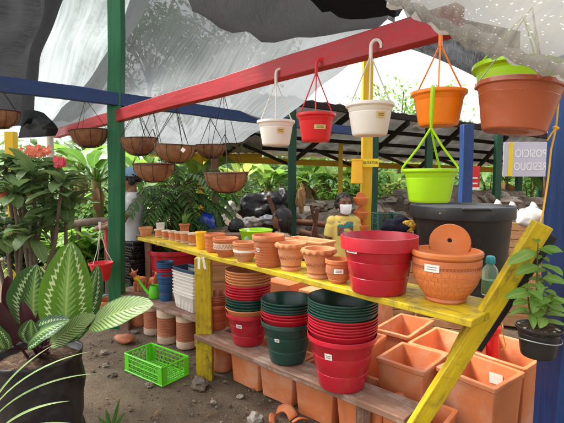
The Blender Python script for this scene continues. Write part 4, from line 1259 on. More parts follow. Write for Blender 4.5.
# ------------------------------------------------------------------ coco lined baskets
def basket0():
    r = thing('coco_basket', 'x', 'hanging basket')
    lin = [(0, -.155), (.05, -.152), (.10, -.135), (.14, -.10), (.163, -.055), (.175, 0), (.172, .004), (.160, .002), (.150, -.05), (.12, -.1), (.06, -.14), (0, -.143)]
    def md(r_, z, a, i): 
        k = 1 + .02 * noise.noise(V((math.cos(a) * 3, math.sin(a) * 3, z * 9))); return r_ * k, z + (.006 * noise.noise(V((math.cos(a) * 5, math.sin(a) * 5, 3))) if i in (5, 6, 7) else 0)
    lb = MB().lathe(lin, 72, mod=md)
    for i in range(900):      # loose fibres of the coir
        a, t = U(0, 6.28), U(0, 1) ** .7; k = t * 5; j = min(4, int(k)); f = k - j
        rr = lin[j][0] + (lin[j + 1][0] - lin[j][0]) * f; z = lin[j][1] + (lin[j + 1][1] - lin[j][1]) * f
        p = V((rr * math.cos(a), rr * math.sin(a), z)); q = V((math.cos(a), math.sin(a), -.3)) * U(.001, .007) + V((U(-1, 1), U(-1, 1), U(-1, 1))) * .012
        if i > 780: p = V((.168 * math.cos(a), .168 * math.sin(a), .003)); q = V((math.cos(a) * .4, math.sin(a) * .4, 1)) * U(.004, .014) + V((U(-1, 1), U(-1, 1), 0)) * .006
        lb.tube([p, p + q], [.0009, .0004], 3)
    lb.build('coco_liner', M['coco'], r, angle=60)
    b = MB()
    for rad, z in ((.18, .002), (.075, -.152)):
        b.tube([(rad * math.cos(2 * PI * i / 40), rad * math.sin(2 * PI * i / 40), z) for i in range(40)], .0035, 6, closed=True)
    for k in range(9):
        a = 2 * PI * k / 9 + U(-.08, .08)
        b.tube([(q * 1.04 * math.cos(a), q * 1.04 * math.sin(a), z - .004) for q, z in ((.172, .004), (.165, -.055), (.143, -.10), (.10, -.137), (.05, -.154), (.0, -.158))], .0021, 5)
    b.build('wire_frame', M['wire'], r)
    return r
bk0 = basket0()
def basket(px, py_rim, wpx, Y, top_py, label, first=False, dx=0):
    c = at(px, py_rim, Y); s = span(wpx, Y) / .36
    r = bk0 if first else dup(bk0)
    r.location = c; r.scale = (s, s, s); r.rotation_euler = (U(-.06, .06), U(-.06, .06), U(0, 6))
    tag(r, label, 'hanging basket', 'coco lined hanging baskets')
    zt = (at(px, top_py, Y).z - c.z) / s
    b = MB()
    for k in range(3):
        a = 2 * PI * k / 3 + .4
        b.tube([(.178 * math.cos(a), .178 * math.sin(a), 0), (.09 * math.cos(a), .09 * math.sin(a), zt * .5), (0, 0, zt)], .0026, 5)
    b.build('hanger_wires', M['wire'], r)
    return r
basket(89, 131, 37, 4.2, 99, 'coco basket hung from the blue beam, close to the thick green post', True)
basket(139, 139, 37, 3.95, 112, 'coco basket hanging just past the thick green post, above another one')
basket(175, 145, 41, 3.55, 104, 'coco basket with a white tag, middle of the higher row')
basket(211, 145, 30, 5.3, 118, 'smallest looking coco basket in the higher row')
basket(154, 164, 41, 3.75, 108, 'coco basket hung lower, in front of the dark bushy palm')
basket(226, 173, 45, 3.08, 92, 'lowest coco basket, in front of the dark brown post')
basket(-1, 112, 37, 3.5, 84, 'coco basket cut by the photo edge, above the flowering plant')
c = at(183, 150, 3.36)
o = MB().box((0, 0, 0), (.03, .002, .03)).build('paper_tag', M['sticker'], loc=c); o.rotation_euler = (0, .7, 0); tag(o, 'little white paper tag stuck on a coco basket', 'tag')

# ------------------------------------------------------------------ behind the yellow shelf
# black tub on a pallet crate
YT = 3.85; c = at(461, 205, YT); D = span(99, YT)
r = thing('water_tub', 'big black lidded tub behind the brick carved pot', 'tub', (c.x, YT, .30), face_cam(c))
Ht = c.z - .30; R_ = D / 2
MB().lathe([(0, 0), (R_ * .78, 0), (R_ * .8, .02), (R_ * .93, Ht - .115), (R_ * .935, Ht - .11), (R_ * .995, Ht - .105), (R_ * 1.0, Ht - .09), (R_ * 1.0, Ht - .012), (R_ * .99, Ht), (R_ * .95, Ht + .002), (R_ * .93, Ht - .02), (R_ * .9, Ht - .02), (R_ * .3, Ht - .012), (0, Ht - .010)], 72).build('tub_wall', M['black_tub'], r)
hb = MB()
for i in range(9):
    a = -PI / 2 + .05 + .5 * i / 8
hb.tube([((R_ * 1.005) * math.cos(-PI / 2 + .02 + .5 * i / 10), (R_ * 1.005) * math.sin(-PI / 2 + .02 + .5 * i / 10), Ht - .012 + (.0 if i in (0, 10) else .004)) for i in range(11)], .011, 8)
hb.build('grip', M['black_tub'], r)
MB().blob((R_ * -.35, -R_ * .93, Ht - .05), (.008, .004, .008), 1, .1, 2).build('rivet', M['wire_grey'], r)
def slat_crate(cx, cy, z, yaw, L, W, H, label, n=4):
    r = thing('wooden_crate', label, 'crate', (cx, cy, z), yaw, 'slatted wooden crates')
    t = .018; sh = H / n
    for s, nm in ((-1, 'crate_side'), (1, 'crate_side')):
        b = MB()
        for k in range(n): b.box((0, s * (W / 2 - t / 2), sh * (k + .5)), (L, t, sh - .008))
        b.build(nm, M['wood_crate'], r, bevel=.002)
        b = MB()
        for k in range(n): b.box((s * (L / 2 - t / 2), 0, sh * (k + .5)), (t, W - 2 * t - .004, sh - .008))
        b.build(nm, M['wood_crate'], r, bevel=.002)
        for q in (-1, 1):
            MB().box((s * (L / 2 - .03), q * (W / 2 + .011), H / 2), (.045, .02, H)).build('corner_post', M['wood_crate'], r, bevel=.002)
    MB().box((0, 0, .012), (L - .05, W - .05, .016)).build('crate_floor', M['wood_crate'], r)
    return r
slat_crate(c.x, YT, 0, face_cam(c), .70, .66, .296, 'low slatted crate carrying the black tub')
q = at(519, 222, 4.3)
slat_crate(q.x, 4.45, .72, -.35, .42, .40, q.z - .72, 'wooden slatted crate full of white sacks beside the black tub', 4)
slat_crate(q.x, 4.45, 0, -.35, .44, .42, .715, 'taller wooden crate standing under the sack crate', 5)
q2 = at(545, 222, 4.1)
slat_crate(q2.x + .12, 4.4, .6, -.35, .40, .4, q2.z - .6, 'wooden crate with a white sack, close to the blue corner post', 4)
slat_crate(q2.x + .12, 4.4, 0, -.35, .42, .42, .595, 'wooden crate at ground level under the one by the blue corner post', 4)
M['sack'] = mat('white_sack', (.42, .39, .36), .85, .1, 8, bump=.7, bscale=30, spec=.15, col2=(.42, .36, .3), amt2=.5)
def sack(px, py, Y, rx, rz, label, seed):
    c = at(px, py, Y); b = MB()
    b.blob((0, 0, 0), (rx, rx * .8, rz), seed, .16, 4, 1.5)
    b.tube([(0, 0, rz * .7), (.01, 0, rz * 1.0), (.03, 0, rz * 1.14)], [rx * .55, rx * .28, rx * .36], 14)
    for i, p in enumerate(b.v):
        k = 1 + .16 * noise.noise(p * 14 + V((seed, 0, 0))) + .06 * noise.noise(p * 40); b.v[i] = V((p.x * k, p.y * k, p.z * k))
    o = b.build('sack', M['sack'], loc=c, angle=180); tag(o, label, 'sack', 'white sacks by the crates')
sack(496, 217, 4.55, .12, .13, 'knotted white sack nearest the rim of the black tub', 3)
sack(510, 220, 4.42, .115, .13, 'white sack sitting in the wooden crate, next to the knotted one', 5)
sack(532, 219, 4.3, .145, .115, 'plump white sack nearest the blue corner post', 8)

# lettered sign, seen from behind so that its letters are reversed
M['sign_pale'] = mat('pale_sign_film', (.46, .45, .53), .45, .05, 3, bump=.03, spec=.4, hv=0)
M['sign_letter'] = mat('white_letter', (.70, .70, .73), .5, .03, 5, bump=0, spec=.3, hv=0)
M['sign_red'] = mat('red_sign', (.55, .02, .02), .45, .08, 5, bump=0, spec=.4)
M['sign_yellow'] = mat('yellow_sign', (.72, .55, .03), .5, .08, 5, bump=0, spec=.4)
def text(txt, size, m, parent, loc, rot, name='lettering', sx=1):
    cu = bpy.data.curves.new(name, 'FONT'); cu.body = txt; cu.size = size; cu.align_x = 'CENTER'; cu.align_y = 'CENTER'; cu.extrude = .0012; cu.offset = size * .006
    cu.materials.append(m)
    tmp = bpy.data.objects.new(name, cu); COL.objects.link(tmp)
    me = bpy.data.meshes.new_from_object(tmp.evaluated_get(bpy.context.evaluated_depsgraph_get())); me.name = name
    bpy.data.objects.remove(tmp)
    o = bpy.data.objects.new(name, me); COL.objects.link(o); o.parent = parent; o.location = loc; o.rotation_euler = rot; o.scale = (sx, 1, 1)
    return o
Ys = 5.2; sl_, sr_ = at(504, 160, Ys), at(562, 160, Ys); zt_, zb_ = at(530, 142, Ys).z, at(530, 176.5, Ys).z
cx, cz = (sl_.x + sr_.x) / 2, (zt_ + zb_) / 2; wS, hS = sr_.x - sl_.x, zt_ - zb_
r = thing('hanging_sign', 'pale sign with reversed white letters and a yellow stripe', 'sign', (cx, Ys, cz), -.06)
MB().box((0, 0, 0), (wS, .008, hS)).build('sign_board', M['sign_pale'], r, bevel=.001)
xs_ = at(511, 160, Ys).x - cx
MB().box((xs_, -.0062, 0), (span(4.5, Ys), .003, hS * .98)).build('stripe', M['sign_yellow'], r)
xl = at(530.2, 160, Ys).x - cx
text('POSICIÓ', hS * .32, M['sign_letter'], r, (xl, -.0062, hS * .16), (R(90), 0, PI), 'lettering', .74)
text('RESIDUO', hS * .32, M['sign_letter'], r, (xl, -.0062, -hS * .22), (R(90), 0, PI), 'lettering', .72)
b = MB()
for x in (-wS * .4, wS * .4): b.tube([(x, 0, hS / 2), (x, 0, hS / 2 + .35)], .003, 5)
b.build('hanger_wires', M['wire'], r)
# red notice
Yr = 5.6; c = at(474.5, 178, Yr)
r = thing('notice_board', 'small red notice with white lower edge, beside the blue post', 'sign', c, -.1)
wS, hS = span(10, Yr), span(24, Yr)
MB().box((0, 0, 0), (wS, .01, hS)).build('notice_panel', M['sign_red'], r, bevel=.001)
MB().box((0, -.0065, -hS * .44), (wS * .98, .003, hS * .1)).build('white_edge', M['sign_letter'], r)
b = MB()
for z in (.0, -.07): b.box((.005, -.0065, z), (wS * .5, .003, hS * .06))
b.build('lettering', M['sign_letter'], r)
# yellow sign on the yellow post
Yg = 4.53; c = at(368.5, 163, Yg)
r = thing('wall_sign', 'yellow sign reading GUTATOR on the ochre post', 'sign', (c.x + .012, c.y - .06, c.z), 0)
wS, hS = span(15.5, Yg), span(8, Yg)
MB().box((0, 0, 0), (wS, .006, hS)).build('sign_board', M['sign_yellow'], r, bevel=.001)
text('GUTATOR', hS * .42, M['ink'], r, (-.006, -.0046, 0), (R(90), 0, 0), 'lettering', .95)
# tall yellow pot hanging upside down by the post
c = at(356.3, 160, 4.5)
r = thing('hanging_pot', 'tall yellow plastic pot hanging beside the ochre yellow post', 'hanging pot', (c.x, 4.46, at(356, 183.5, 4.46).z), .2)
Hh = at(356, 159, 4.46).z - at(356, 183.5, 4.46).z
MB().lathe([(0, 0), (.058, 0), (.062, .006), (.053, Hh - .02), (.058, Hh - .018), (.058, Hh), (.05, Hh), (0, Hh - .004)], 36).build('pot_body', M['yellow_plastic'], r)
MB().tube([(0, 0, Hh), (.02, .03, Hh + .05), (.05, .08, Hh + .08)], .003, 5).build('hanger_wires', M['wire'], r)
# orange wall pots hooked on the post, one over another
for k, (py, w_) in enumerate([(199, 15), (213, 15), (226.5, 15)]):
    Yw = 4.46; c = at(361, py, Yw); Rw = span(w_, Yw) / 2
    r = thing('wall_pot', ['highest orange clay wall pot on the ochre yellow post', 'middle orange clay wall pot on the ochre yellow post', 'lowest orange clay wall pot on the ochre yellow post'][k], 'wall pot', (c.x, Yw, c.z), -.1, 'clay wall pots on the post')
    MB().lathe([(0, -Rw * .95), (Rw * .5, -Rw * .9), (Rw * .85, -Rw * .55), (Rw, -.0), (Rw * 1.03, .01), (Rw * .98, .018), (Rw * .88, .012), (Rw * .6, -Rw * .6), (0, -Rw * .8)], 32).build('bowl', M['terra_orange'], r)
    b = MB(); kk = 24
    f_ = [V((Rw * .62 * math.cos(2 * PI * i / kk), Rw * .55, Rw * .3 + Rw * .6 * math.sin(2 * PI * i / kk))) for i in range(kk)]
    b.rings([f_, [q + V((0, .02, 0)) for q in f_]]); b.build('back_plate', M['terra_orange'], r, angle=30, bevel=.003)

# lime chair/bowl and spray bottle in the clutter behind the bowls
c = at(256, 233, 3.9)
r = thing('washbowl', 'lime green bowl standing behind the clay bowls', 'bowl', (c.x, 3.9, c.z - .12), 0)
MB().lathe([(0, 0), (.09, 0), (.13, .06), (.15, .145), (.155, .15), (.15, .153), (.142, .145), (.12, .06), (0, .01)], 40).build('bowl_wall', M['lime_plastic'], r)
q = slat_crate(c.x - .1, 4.0, 0, .1, .8, .5, c.z - .122, 'broad wooden crate behind the yellow shelf carrying the lime bowl', 6)
c = at(247.5, 235, 3.72)
r = thing('spray_bottle', 'small pale green spray bottle before the lime bowl', 'bottle', (c.x, 3.80, q.location.z + at(256, 233, 3.9).z - .121), 0)
MB().lathe([(0, 0), (.035, 0), (.037, .01), (.036, .09), (.015, .12), (.014, .135), (0, .135)], 24).build('bottle_wall', M['bottle'], r)
MB().lathe([(0, .133), (.017, .133), (.017, .155), (.008, .16), (.008, .175), (0, .176)], 20).build('cap', M['white_plastic'], r)
MB().box((-.012, 0, .168), (.04, .014, .014)).build('nozzle', M['white_plastic'], r, bevel=.002)
# royal blue bag
M['royal'] = mat('royal_blue_sheet', (.015, .05, .45), .35, .15, 6, bump=.8, bscale=14, spec=.5, col2=(.5, .55, .7), amt2=.35, scale2=9)
c = at(206, 222, 5.2)
o = MB().blob((0, 0, 0), (.11, .09, .10), 9, .15, 4, 2).build('plastic_bag', M['royal'], loc=c, angle=180); tag(o, 'crumpled royal blue plastic bag at the foot of the palm', 'bag')
# yellow and black bag behind the red pot
c = at(402, 224, 3.9)
M['bag_cloth'] = mat('navy_black_cloth', (.012, .013, .022), .85, .3, 9, bump=.6, bscale=20, spec=.1)
M['blotch'] = mat('yellow_blotched_cloth', (.60, .38, .04), .7, .2, 9, bump=.5, bscale=30, spec=.2, col2=(.14, .05, .02), amt2=.8, scale2=25, edge=(.5, .56))
r = thing('cloth_bag', 'dark cloth bag with a yellow blotched flap behind the red pot', 'bag', c, 0)
MB().blob((-.03, .03, -.02), (.13, .10, .085), 4, .22, 4, 1.5).build('bag_body', M['bag_cloth'], r, angle=180)
b = MB().blob((.045, -.045, -.015), (.075, .035, .045), 6, .25, 4, 1.8); b.build('flap', M['blotch'], r, angle=180)
# red tub corner seen below the brace
p = at_z(494, 352, .2)
r = thing('washtub', 'red plastic tub glimpsed between the brace and potted plant', 'tub', (1.345, 2.70, 0), 0)
MB().lathe(prof_plastic(.12, .55, .85, .04, .012, .005, (.5,)), 40).build('tub_wall', M['bright_red'], r)
# dark green lattice crate behind
c = at(386, 222, 5.6)
lattice('plastic_crate', .30, .24, .28, 'green_plastic', 'dark green lattice crate among the rocks by the green post', (c.x, 5.6, c.z - .16), .2, 6, 5, 3)

# yellow cord on the corner post
pts = [at(559, 96, 1.73), at(556, 128, 1.725), at(551, 150, 1.72), at(548, 180, 1.715), at(543, 212, 1.71), at(538, 232, 1.70)]
b = MB().tube(pts, .0035, 6); pc = at(556, 128, 1.72)
b.tube([pc + V((.0, -.002, 0)), pc + V((-.02, -.008, -.02)), pc + V((-.035, -.004, -.05))], .003, 6)
b.blob(pc, (.011, .009, .009), 2, .2, 2)
tag(b.build('cord', M['yellow_plastic']), 'knotted yellow cord tied along the blue corner post', 'cord')
# thin orange thread hanging below the brace
pts = [at(500, 318, 1.85), at(503, 335, 1.83), at(506, 347, 1.85), at(501, 350, 1.87)]
tag(MB().tube(pts, .0022, 5).build('thread', M['yellow_plastic']), 'thin yellow thread dangling below the sloping brace', 'thread')

# ------------------------------------------------------------------ people
def skin(name, c): return mat(name, c, .5, .16, 14, bump=.2, bscale=120, spec=.4, hv=0, col2=sc3(c, 1.5), amt2=.35, scale2=9)
M['skin_dark'] = skin('brown_skin', (.17, .075, .04)); M['skin_tan'] = skin('tan_skin', (.27, .13, .075))
M['hair'] = mat('black_hair', (.010, .008, .008), .45, .3, 20, (1, 1, .2), bump=.5, bscale=90, spec=.4)
M['mask'] = mat('white_mask', (.74, .75, .77), .8, .04, 10, bump=.2, bscale=50, spec=.2)
M['denim'] = mat('denim', (.03, .05, .11), .85, .2, 12, bump=.3, spec=.15)
M['tan_cloth'] = mat('tan_cloth', (.46, .36, .27), .85, .12, 8, bump=.4, bscale=18, spec=.15)
M['white_cloth'] = mat('white_cloth', (.60, .60, .60), .85, .1, 8, bump=.4, bscale=18, spec=.15, col2=(.4, .42, .45), amt2=.4)
M['grey_cloth'] = mat('dark_grey_cloth', (.05, .05, .06), .85, .15, 8, bump=.4, bscale=18, spec=.15)
M['cap_blue'] = mat('pale_blue_cap', (.22, .36, .52), .8, .1, 8, bump=.3, spec=.2)
M['eye'] = mat('eye_dark', (.012, .008, .006), .2, .05, 8, bump=0, spec=.5)
def shirtmat():
    m, N, L = nt('yellow_printed_shirt')
    tc = N.new('ShaderNodeTexCoord'); sp = N.new('ShaderNodeSeparateXYZ'); L.new(tc.outputs['Object'], sp.inputs[0])
    n = noise_n(N, L, tc.outputs['Object'], 22, 3)
    base = mixc(N, L, noise_n(N, L, tc.outputs['Object'], 9, 3), (.64, .50, .12), (.74, .60, .19))
    pr = mixc(N, L, ramp(N, L, n, [(.47, 0), (.50, 1)]), (.03, .24, .24), (.22, .08, .05))
    ax = mathn(N, L, 'ABSOLUTE', sp.outputs[0])
    zc = mathn(N, L, 'ABSOLUTE', mathn(N, L, 'SUBTRACT', sp.outputs[2], .985))
    k = mathn(N, L, 'MULTIPLY', mathn(N, L, 'LESS_THAN', ax, .085), mathn(N, L, 'LESS_THAN', zc, .075))
    k = mathn(N, L, 'MULTIPLY', k, mathn(N, L, 'LESS_THAN', sp.outputs[1], 0.0))
    k = mathn(N, L, 'MULTIPLY', k, ramp(N, L, noise_n(N, L, tc.outputs['Object'], 14, 2), [(.40, 0), (.46, 1)]))
    c = mixc(N, L, k, base, pr)
    p = N.new('ShaderNodeBsdfPrincipled'); L.new(c, p.inputs['Base Color']); p.inputs['Roughness'].default_value = .85; p.inputs['Specular IOR Level'].default_value = .15
    L.new(bumpn(N, L, noise_n(N, L, tc.outputs['Object'], 14, 3), .5, .012), p.inputs['Normal'])
    out(N, L, p.outputs[0]); return m
M['shirt_yellow'] = shirtmat()

def remesh(o, v, smooth=3):
    q = o.modifiers.new('merge', 'REMESH'); q.mode = 'VOXEL'; q.voxel_size = v; q.use_smooth_shade = True
    if smooth:
        s = o.modifiers.new('smooth', 'SMOOTH'); s.iterations = smooth; s.factor = .5
    return o

def person(label, loc, rz, H, skin_m, top_m, leg_m, hair='short', sit=0.0, head_k=1.0, face_yaw=0.0, mask=False, cap=False, sleeve='short', arm='down', lean=0.0):
    """faces local -Y; sit = seat height in metres (0: standing)"""
    r = thing('person', label, 'person', loc, rz, None)
    h = H; hip = sit + .05 * h if sit else .50 * h
    T = lambda f: hip + (f - .50) * h          # z of a standing-height fraction above the hip
    def L_(f): return V((0, -lean * (f - .5) * h, 0))
    body = MB()
    tor = [(.46, .080, .060), (.50, .090, .066), (.56, .082, .060), (.62, .074, .056), (.70, .088, .062), (.77, .098, .060), (.81, .085, .048), (.835, .045, .036), (.87, .034, .034), (.90, .034, .036)]
    body.loft([(L_(f) + V((0, 0, T(f))), rx * h, ry * h) for f, rx, ry in tor], 20)
    hc = L_(.93) + V((0, -.012 * h, T(.93))); k = head_k * h
    Fy = Matrix.Translation(hc) @ Matrix.Rotation(face_yaw, 4, 'Z')
    head = [(-.068, .018, .022, -.022), (-.060, .030, .036, -.016), (-.040, .042, .050, -.008), (-.015, .049, .056, -.002), (.010, .052, .060, .002), (.035, .050, .058, .004), (.055, .038, .045, .006), (.068, .016, .02, .006)]
    body.loft([((0, y * k, z * k), rx * k, ry * k) for z, rx, ry, y in head], 20, M=Fy)
    body.loft([((0, -.060 * k, -.020 * k), .011 * k, .010 * k), ((0, -.062 * k, -.012 * k), .010 * k, .012 * k), ((0, -.056 * k, .010 * k), .005 * k, .007 * k)], 10, M=Fy)   # nose
    for s in (-1, 1):
        body.loft([((s * .052 * k, .004 * k, -.022 * k), .006 * k, .010 * k), ((s * .055 * k, .006 * k, -.005 * k), .008 * k, .015 * k), ((s * .053 * k, .008 * k, .012 * k), .005 * k, .012 * k)], 10, M=Fy)  # ears
    arms = {}
    for s in (-1, 1):
        sh = L_(.795) + V((s * .092 * h, 0, T(.795)))
        if sit or arm == 'fwd': el, wr, dv = sh + V((s * .03 * h, -.06 * h, -.15 * h)), sh + V((s * .0, -.19 * h, -.20 * h)), V((-s * .1, -1, -.15)).normalized()
        else: el, wr, dv = sh + V((s * .032 * h, .012 * h, -.165 * h)), sh + V((s * .045 * h, -.03 * h, -.315 * h)), V((.02 * s, -.15, -1)).normalized()
        arms[s] = (sh, el, wr)
        body.tube([sh, sh.lerp(el, .5), el, el.lerp(wr, .4), wr], [.033 * h, .028 * h, .023 * h, .023 * h, .016 * h], 14)
        pm = wr + dv * .045 * h
        sd_ = V((0, 1, 0)) if abs(dv.y) < .6 else V((1, 0, 0))
        thick = dv.cross(sd_).normalized()
        body.tube([wr, wr + dv * .02 * h, pm], [.016 * h, .020 * h, .019 * h], 12)
        for i, ln_ in enumerate((.030, .035, .033, .026)):
            b0 = pm + sd_ * ((i - 1.5) * .0105 * h) ; b1 = b0 + dv * ln_ * .5 * h; b2 = b1 + (dv + thick * .35 * s).normalized() * ln_ * .5 * h
            body.tube([b0 - dv * .01 * h, b1, b2], [.0062 * h, .0056 * h, .0045 * h], 8)
        t0 = wr + dv * .012 * h - sd_ * .014 * h
        body.tube([t0, t0 + (dv - sd_ * .8).normalized() * .02 * h, t0 + (dv * 1.3 - sd_ * .6).normalized() * .04 * h], [.0075 * h, .0066 * h, .005 * h], 8)
    legs = {}
    for s in (-1, 1):
        hp = V((s * .048 * h, 0, hip - .02 * h))
        if sit: kn, an = hp + V((s * .03 * h, -.24 * h, .0)), V((s * .075 * h, -.25 * h, .05 * h))
        else: kn, an = V((s * .052 * h, -.008 * h, .27 * h)), V((s * .055 * h, .01 * h, .045 * h))
        legs[s] = (hp, kn, an)
        body.tube([hp, hp.lerp(kn, .5), kn, kn.lerp(an, .35), an], [.054 * h, .046 * h, .034 * h, .033 * h, .022 * h], 14)
        body.tube([an, an + V((0, -.03 * h, -.018 * h)), an + V((s * .008 * h, -.085 * h, -.026 * h))], [.022 * h, .022 * h, .016 * h], 12)
    o = body.build('body', skin_m, r, angle=180); remesh(o, .0052 * h)
    # clothes follow the body, a little outside it
    c = MB(); e = .0125 * h
    c.loft([(L_(f) + V((0, 0, T(f))), rx * h + e, ry * h + e) for f, rx, ry in [(.455, .092, .068)] + tor[1:7] + [(.815, .078, .052), (.838, .050, .042)]], 22)
    for s in (-1, 1):
        sh, el, wr = arms[s]
        end = sh.lerp(el, .72) if sleeve == 'short' else el.lerp(wr, .9)
        pts = [sh + V((-s * .03 * h, 0, .004 * h)), sh.lerp(el, .3), end] if sleeve == 'short' else [sh + V((-s * .03 * h, 0, .004 * h)), sh.lerp(el, .5), el, end]
        rr = [.046 * h, .046 * h, .042 * h] if sleeve == 'short' else [.046 * h, .044 * h, .037 * h, .029 * h]
        c.blob(tuple(sh), (.043 * h, .045 * h, .044 * h), 1, 0, 3)
        c.tube(pts, rr, 14)
    o = c.build('shirt', top_m, r, angle=180); remesh(o, .006 * h, 2)
    c = MB()
    c.loft([(L_(f) + V((0, 0, T(f))), rx * h + e * .8, ry * h + e * .8) for f, rx, ry in tor[:3]], 20)
    for s in (-1, 1):
        hp, kn, an = legs[s]
        c.tube([hp, hp.lerp(kn, .5), kn, kn.lerp(an, .85)], [.060 * h, .053 * h, .043 * h, .036 * h], 14)
    o = c.build('trousers', leg_m, r, angle=180); remesh(o, .0065 * h, 2)
    # shoes
    for s in (-1, 1):
        an = legs[s][2]
        MB().loft([((an.x + s * .005 * h, an.y - .035 * h, 0), .026 * h, .062 * h), ((an.x + s * .005 * h, an.y - .035 * h, .018 * h), .028 * h, .064 * h), ((an.x, an.y - .015 * h, .045 * h), .022 * h, .035 * h)], 18).build('shoe', M['grey_cloth'], r, angle=180)
    # hair
    hb = MB()
    hs = [(-.020, .050, .050, .016), (.0, .056, .058, .012), (.02, .058, .064, .008), (.045, .053, .058, .007), (.066, .036, .04, .008), (.078, .012, .014, .008)]
    if hair == 'long': hs = [(-.10, .030, .022, .045), (-.075, .045, .036, .034), (-.045, .052, .044, .026)] + [(z, a * 1.04, b_ * 1.02, y) for z, a, b_, y in hs]
    hb.loft([((0, (y + .006) * k, z * k), a * k, b_ * k) for z, a, b_, y in hs], 22, M=Fy)
    if hair == 'short':
        for s in (-1, 1): hb.blob((s * .052 * k, .012 * k, -.012 * k), (.012 * k, .024 * k, .03 * k), 3, .2, 2, M=Fy)
    hr = random.Random(int(h * 1000))
    if hair == 'short':          # close curls
        for i in range(190):
            a = hr.uniform(0, 6.28); e_ = hr.uniform(.02, 1.0); rr_ = math.sqrt(max(0, 1 - e_ * e_))
            if math.sin(a) < -.55 and e_ < .55: continue
            q = V((math.cos(a) * rr_ * .060 * k, (math.sin(a) * rr_ * .066 + .012) * k, (-.008 + e_ * .084) * k))
            hb.blob(tuple(q), (.0085 * k, .0085 * k, .0075 * k), i, .3, 1, M=Fy)
    else:                        # strands falling down the back
        for i in range(110):
            a = hr.uniform(-.5, PI + .5); x0 = math.cos(a); y0_ = math.sin(a)
            q0 = V((x0 * .02 * k, .01 * k, .080 * k)); q1 = V((x0 * .055 * k, (.012 + y0_ * .058) * k, .03 * k)); q2 = V((x0 * .058 * k, (.016 + y0_ * .056) * k, -.03 * k)); q3 = V((x0 * .05 * k + hr.uniform(-.01, .01), (.03 + y0_ * .04) * k, hr.uniform(-.15, -.09) * k))
            hb.tube([q0, q1, q2, q3], [.004 * k, .0055 * k, .005 * k, .0015 * k], 5, M=Fy)
    o = hb.build('hair', M['hair'], r, angle=180)
    # face
    for s in (-1, 1):
        MB().blob((s * .020 * k, -.0535 * k, .004 * k), (.0085 * k, .004 * k, .0045 * k), 1, 0, 2, M=Fy).build('eye', M['eye'], r, angle=180)
        MB().tube([Fy @ V((s * .010 * k, -.057 * k, .017 * k)), Fy @ V((s * .022 * k, -.055 * k, .020 * k)), Fy @ V((s * .032 * k, -.048 * k, .016 * k))], .0026 * k, 6).build('eyebrow', M['hair'], r)
    if mask:
        b = MB(); vs = []; fs = []; n_, m_ = 16, 8
        for j in range(m_ + 1):
            for i in range(n_ + 1):
                a = -PI / 2 + (i / n_ - .5) * 2.3; z = -.064 + .062 * j / m_
                bulge = .013 * math.cos((i / n_ - .5) * PI) * math.sin(PI * (j + 1) / (m_ + 2))
                rx, ry = .047 - .010 * (1 - j / m_), .056 - .010 * (1 - j / m_)
                vs.append((math.cos(a) * (rx + bulge + .004) * k, (math.sin(a) * (ry + bulge + .006) - .005) * k, (z - .012 * math.cos((i / n_ - .5) * PI) * (1 - j / m_)) * k))
        for j in range(m_):
            for i in range(n_): fs.append((j * (n_ + 1) + i, j * (n_ + 1) + i + 1, (j + 1) * (n_ + 1) + i + 1, (j + 1) * (n_ + 1) + i))
        b.add(vs, fs, None, Fy)
        b.build('face_mask', M['mask'], r, angle=180, solid=.002)
        for s in (-1, 1):
            MB().tube([Fy @ V((s * .045 * k, -.025 * k, -.012 * k)), Fy @ V((s * .055 * k, -.005 * k, -.002 * k)), Fy @ V((s * .058 * k, .012 * k, .006 * k)), Fy @ V((s * .056 * k, .012 * k, -.02 * k)), Fy @ V((s * .047 * k, -.02 * k, -.045 * k))], .0014 * k, 5).build('ear_loop', M['mask'], r)
    else:
        MB().tube([Fy @ V((-.018 * k, -.052 * k, -.043 * k)), Fy @ V((0, -.0575 * k, -.042 * k)), Fy @ V((.018 * k, -.052 * k, -.043 * k))], [.002 * k, .0042 * k, .002 * k], 8).build('mouth', M['skin_dark'], r)
    if cap:
        q = MB().loft([((0, .01 * k, .018 * k), .060 * k, .066 * k), ((0, .01 * k, .04 * k), .060 * k, .066 * k), ((0, .012 * k, .066 * k), .045 * k, .05 * k), ((0, .012 * k, .082 * k), .016 * k, .018 * k)], 22, M=Fy)
        q.loft([((0, -.07 * k, .018 * k), .042 * k, .045 * k), ((0, -.07 * k, .023 * k), .040 * k, .043 * k)], 18, M=Fy)
        q.build('cap', M['cap_blue'], r, angle=60)
    return r
x = at(343.5, 230, 4.42).x
person('child in a yellow printed T-shirt and white face mask standing behind the pots', (x, 4.42, 0), .12, 1.33, M['skin_dark'], M['shirt_yellow'], M['denim'], head_k=1.06, face_yaw=.12, mask=True)
x = at(281, 230, 4.7).x
person('seated person with long dark hair and tan top, turned to the side', (x + .02, 4.72, 0), -1.75, 1.55, M['skin_dark'], M['tan_cloth'], M['denim'], hair='long', sit=.31, sleeve='long', head_k=1.05)
x = at(236, 232, 4.75).x
person('small dark haired person seated low behind the lime bowl', (x, 4.85, 0), 2.4, 1.22, M['skin_dark'], M['grey_cloth'], M['denim'], sit=.34, head_k=1.2, sleeve='long')
x = at(132, 195, 4.95).x
person('person in pale blue cap and white shirt beside the bushy palm', (x, 4.95, 0), -1.25, 1.60, M['skin_tan'], M['white_cloth'], M['denim'], cap=True, arm='fwd', sleeve='short', head_k=1.08)
slat_crate(at(281, 230, 4.7).x + .03, 4.74, 0, .4, .42, .36, .285, 'wooden crate used as a seat by the long haired person', 3)
slat_crate(at(236, 232, 4.75).x, 4.86, 0, .8, .36, .34, .305, 'low wooden crate used as a seat by the small person', 3)

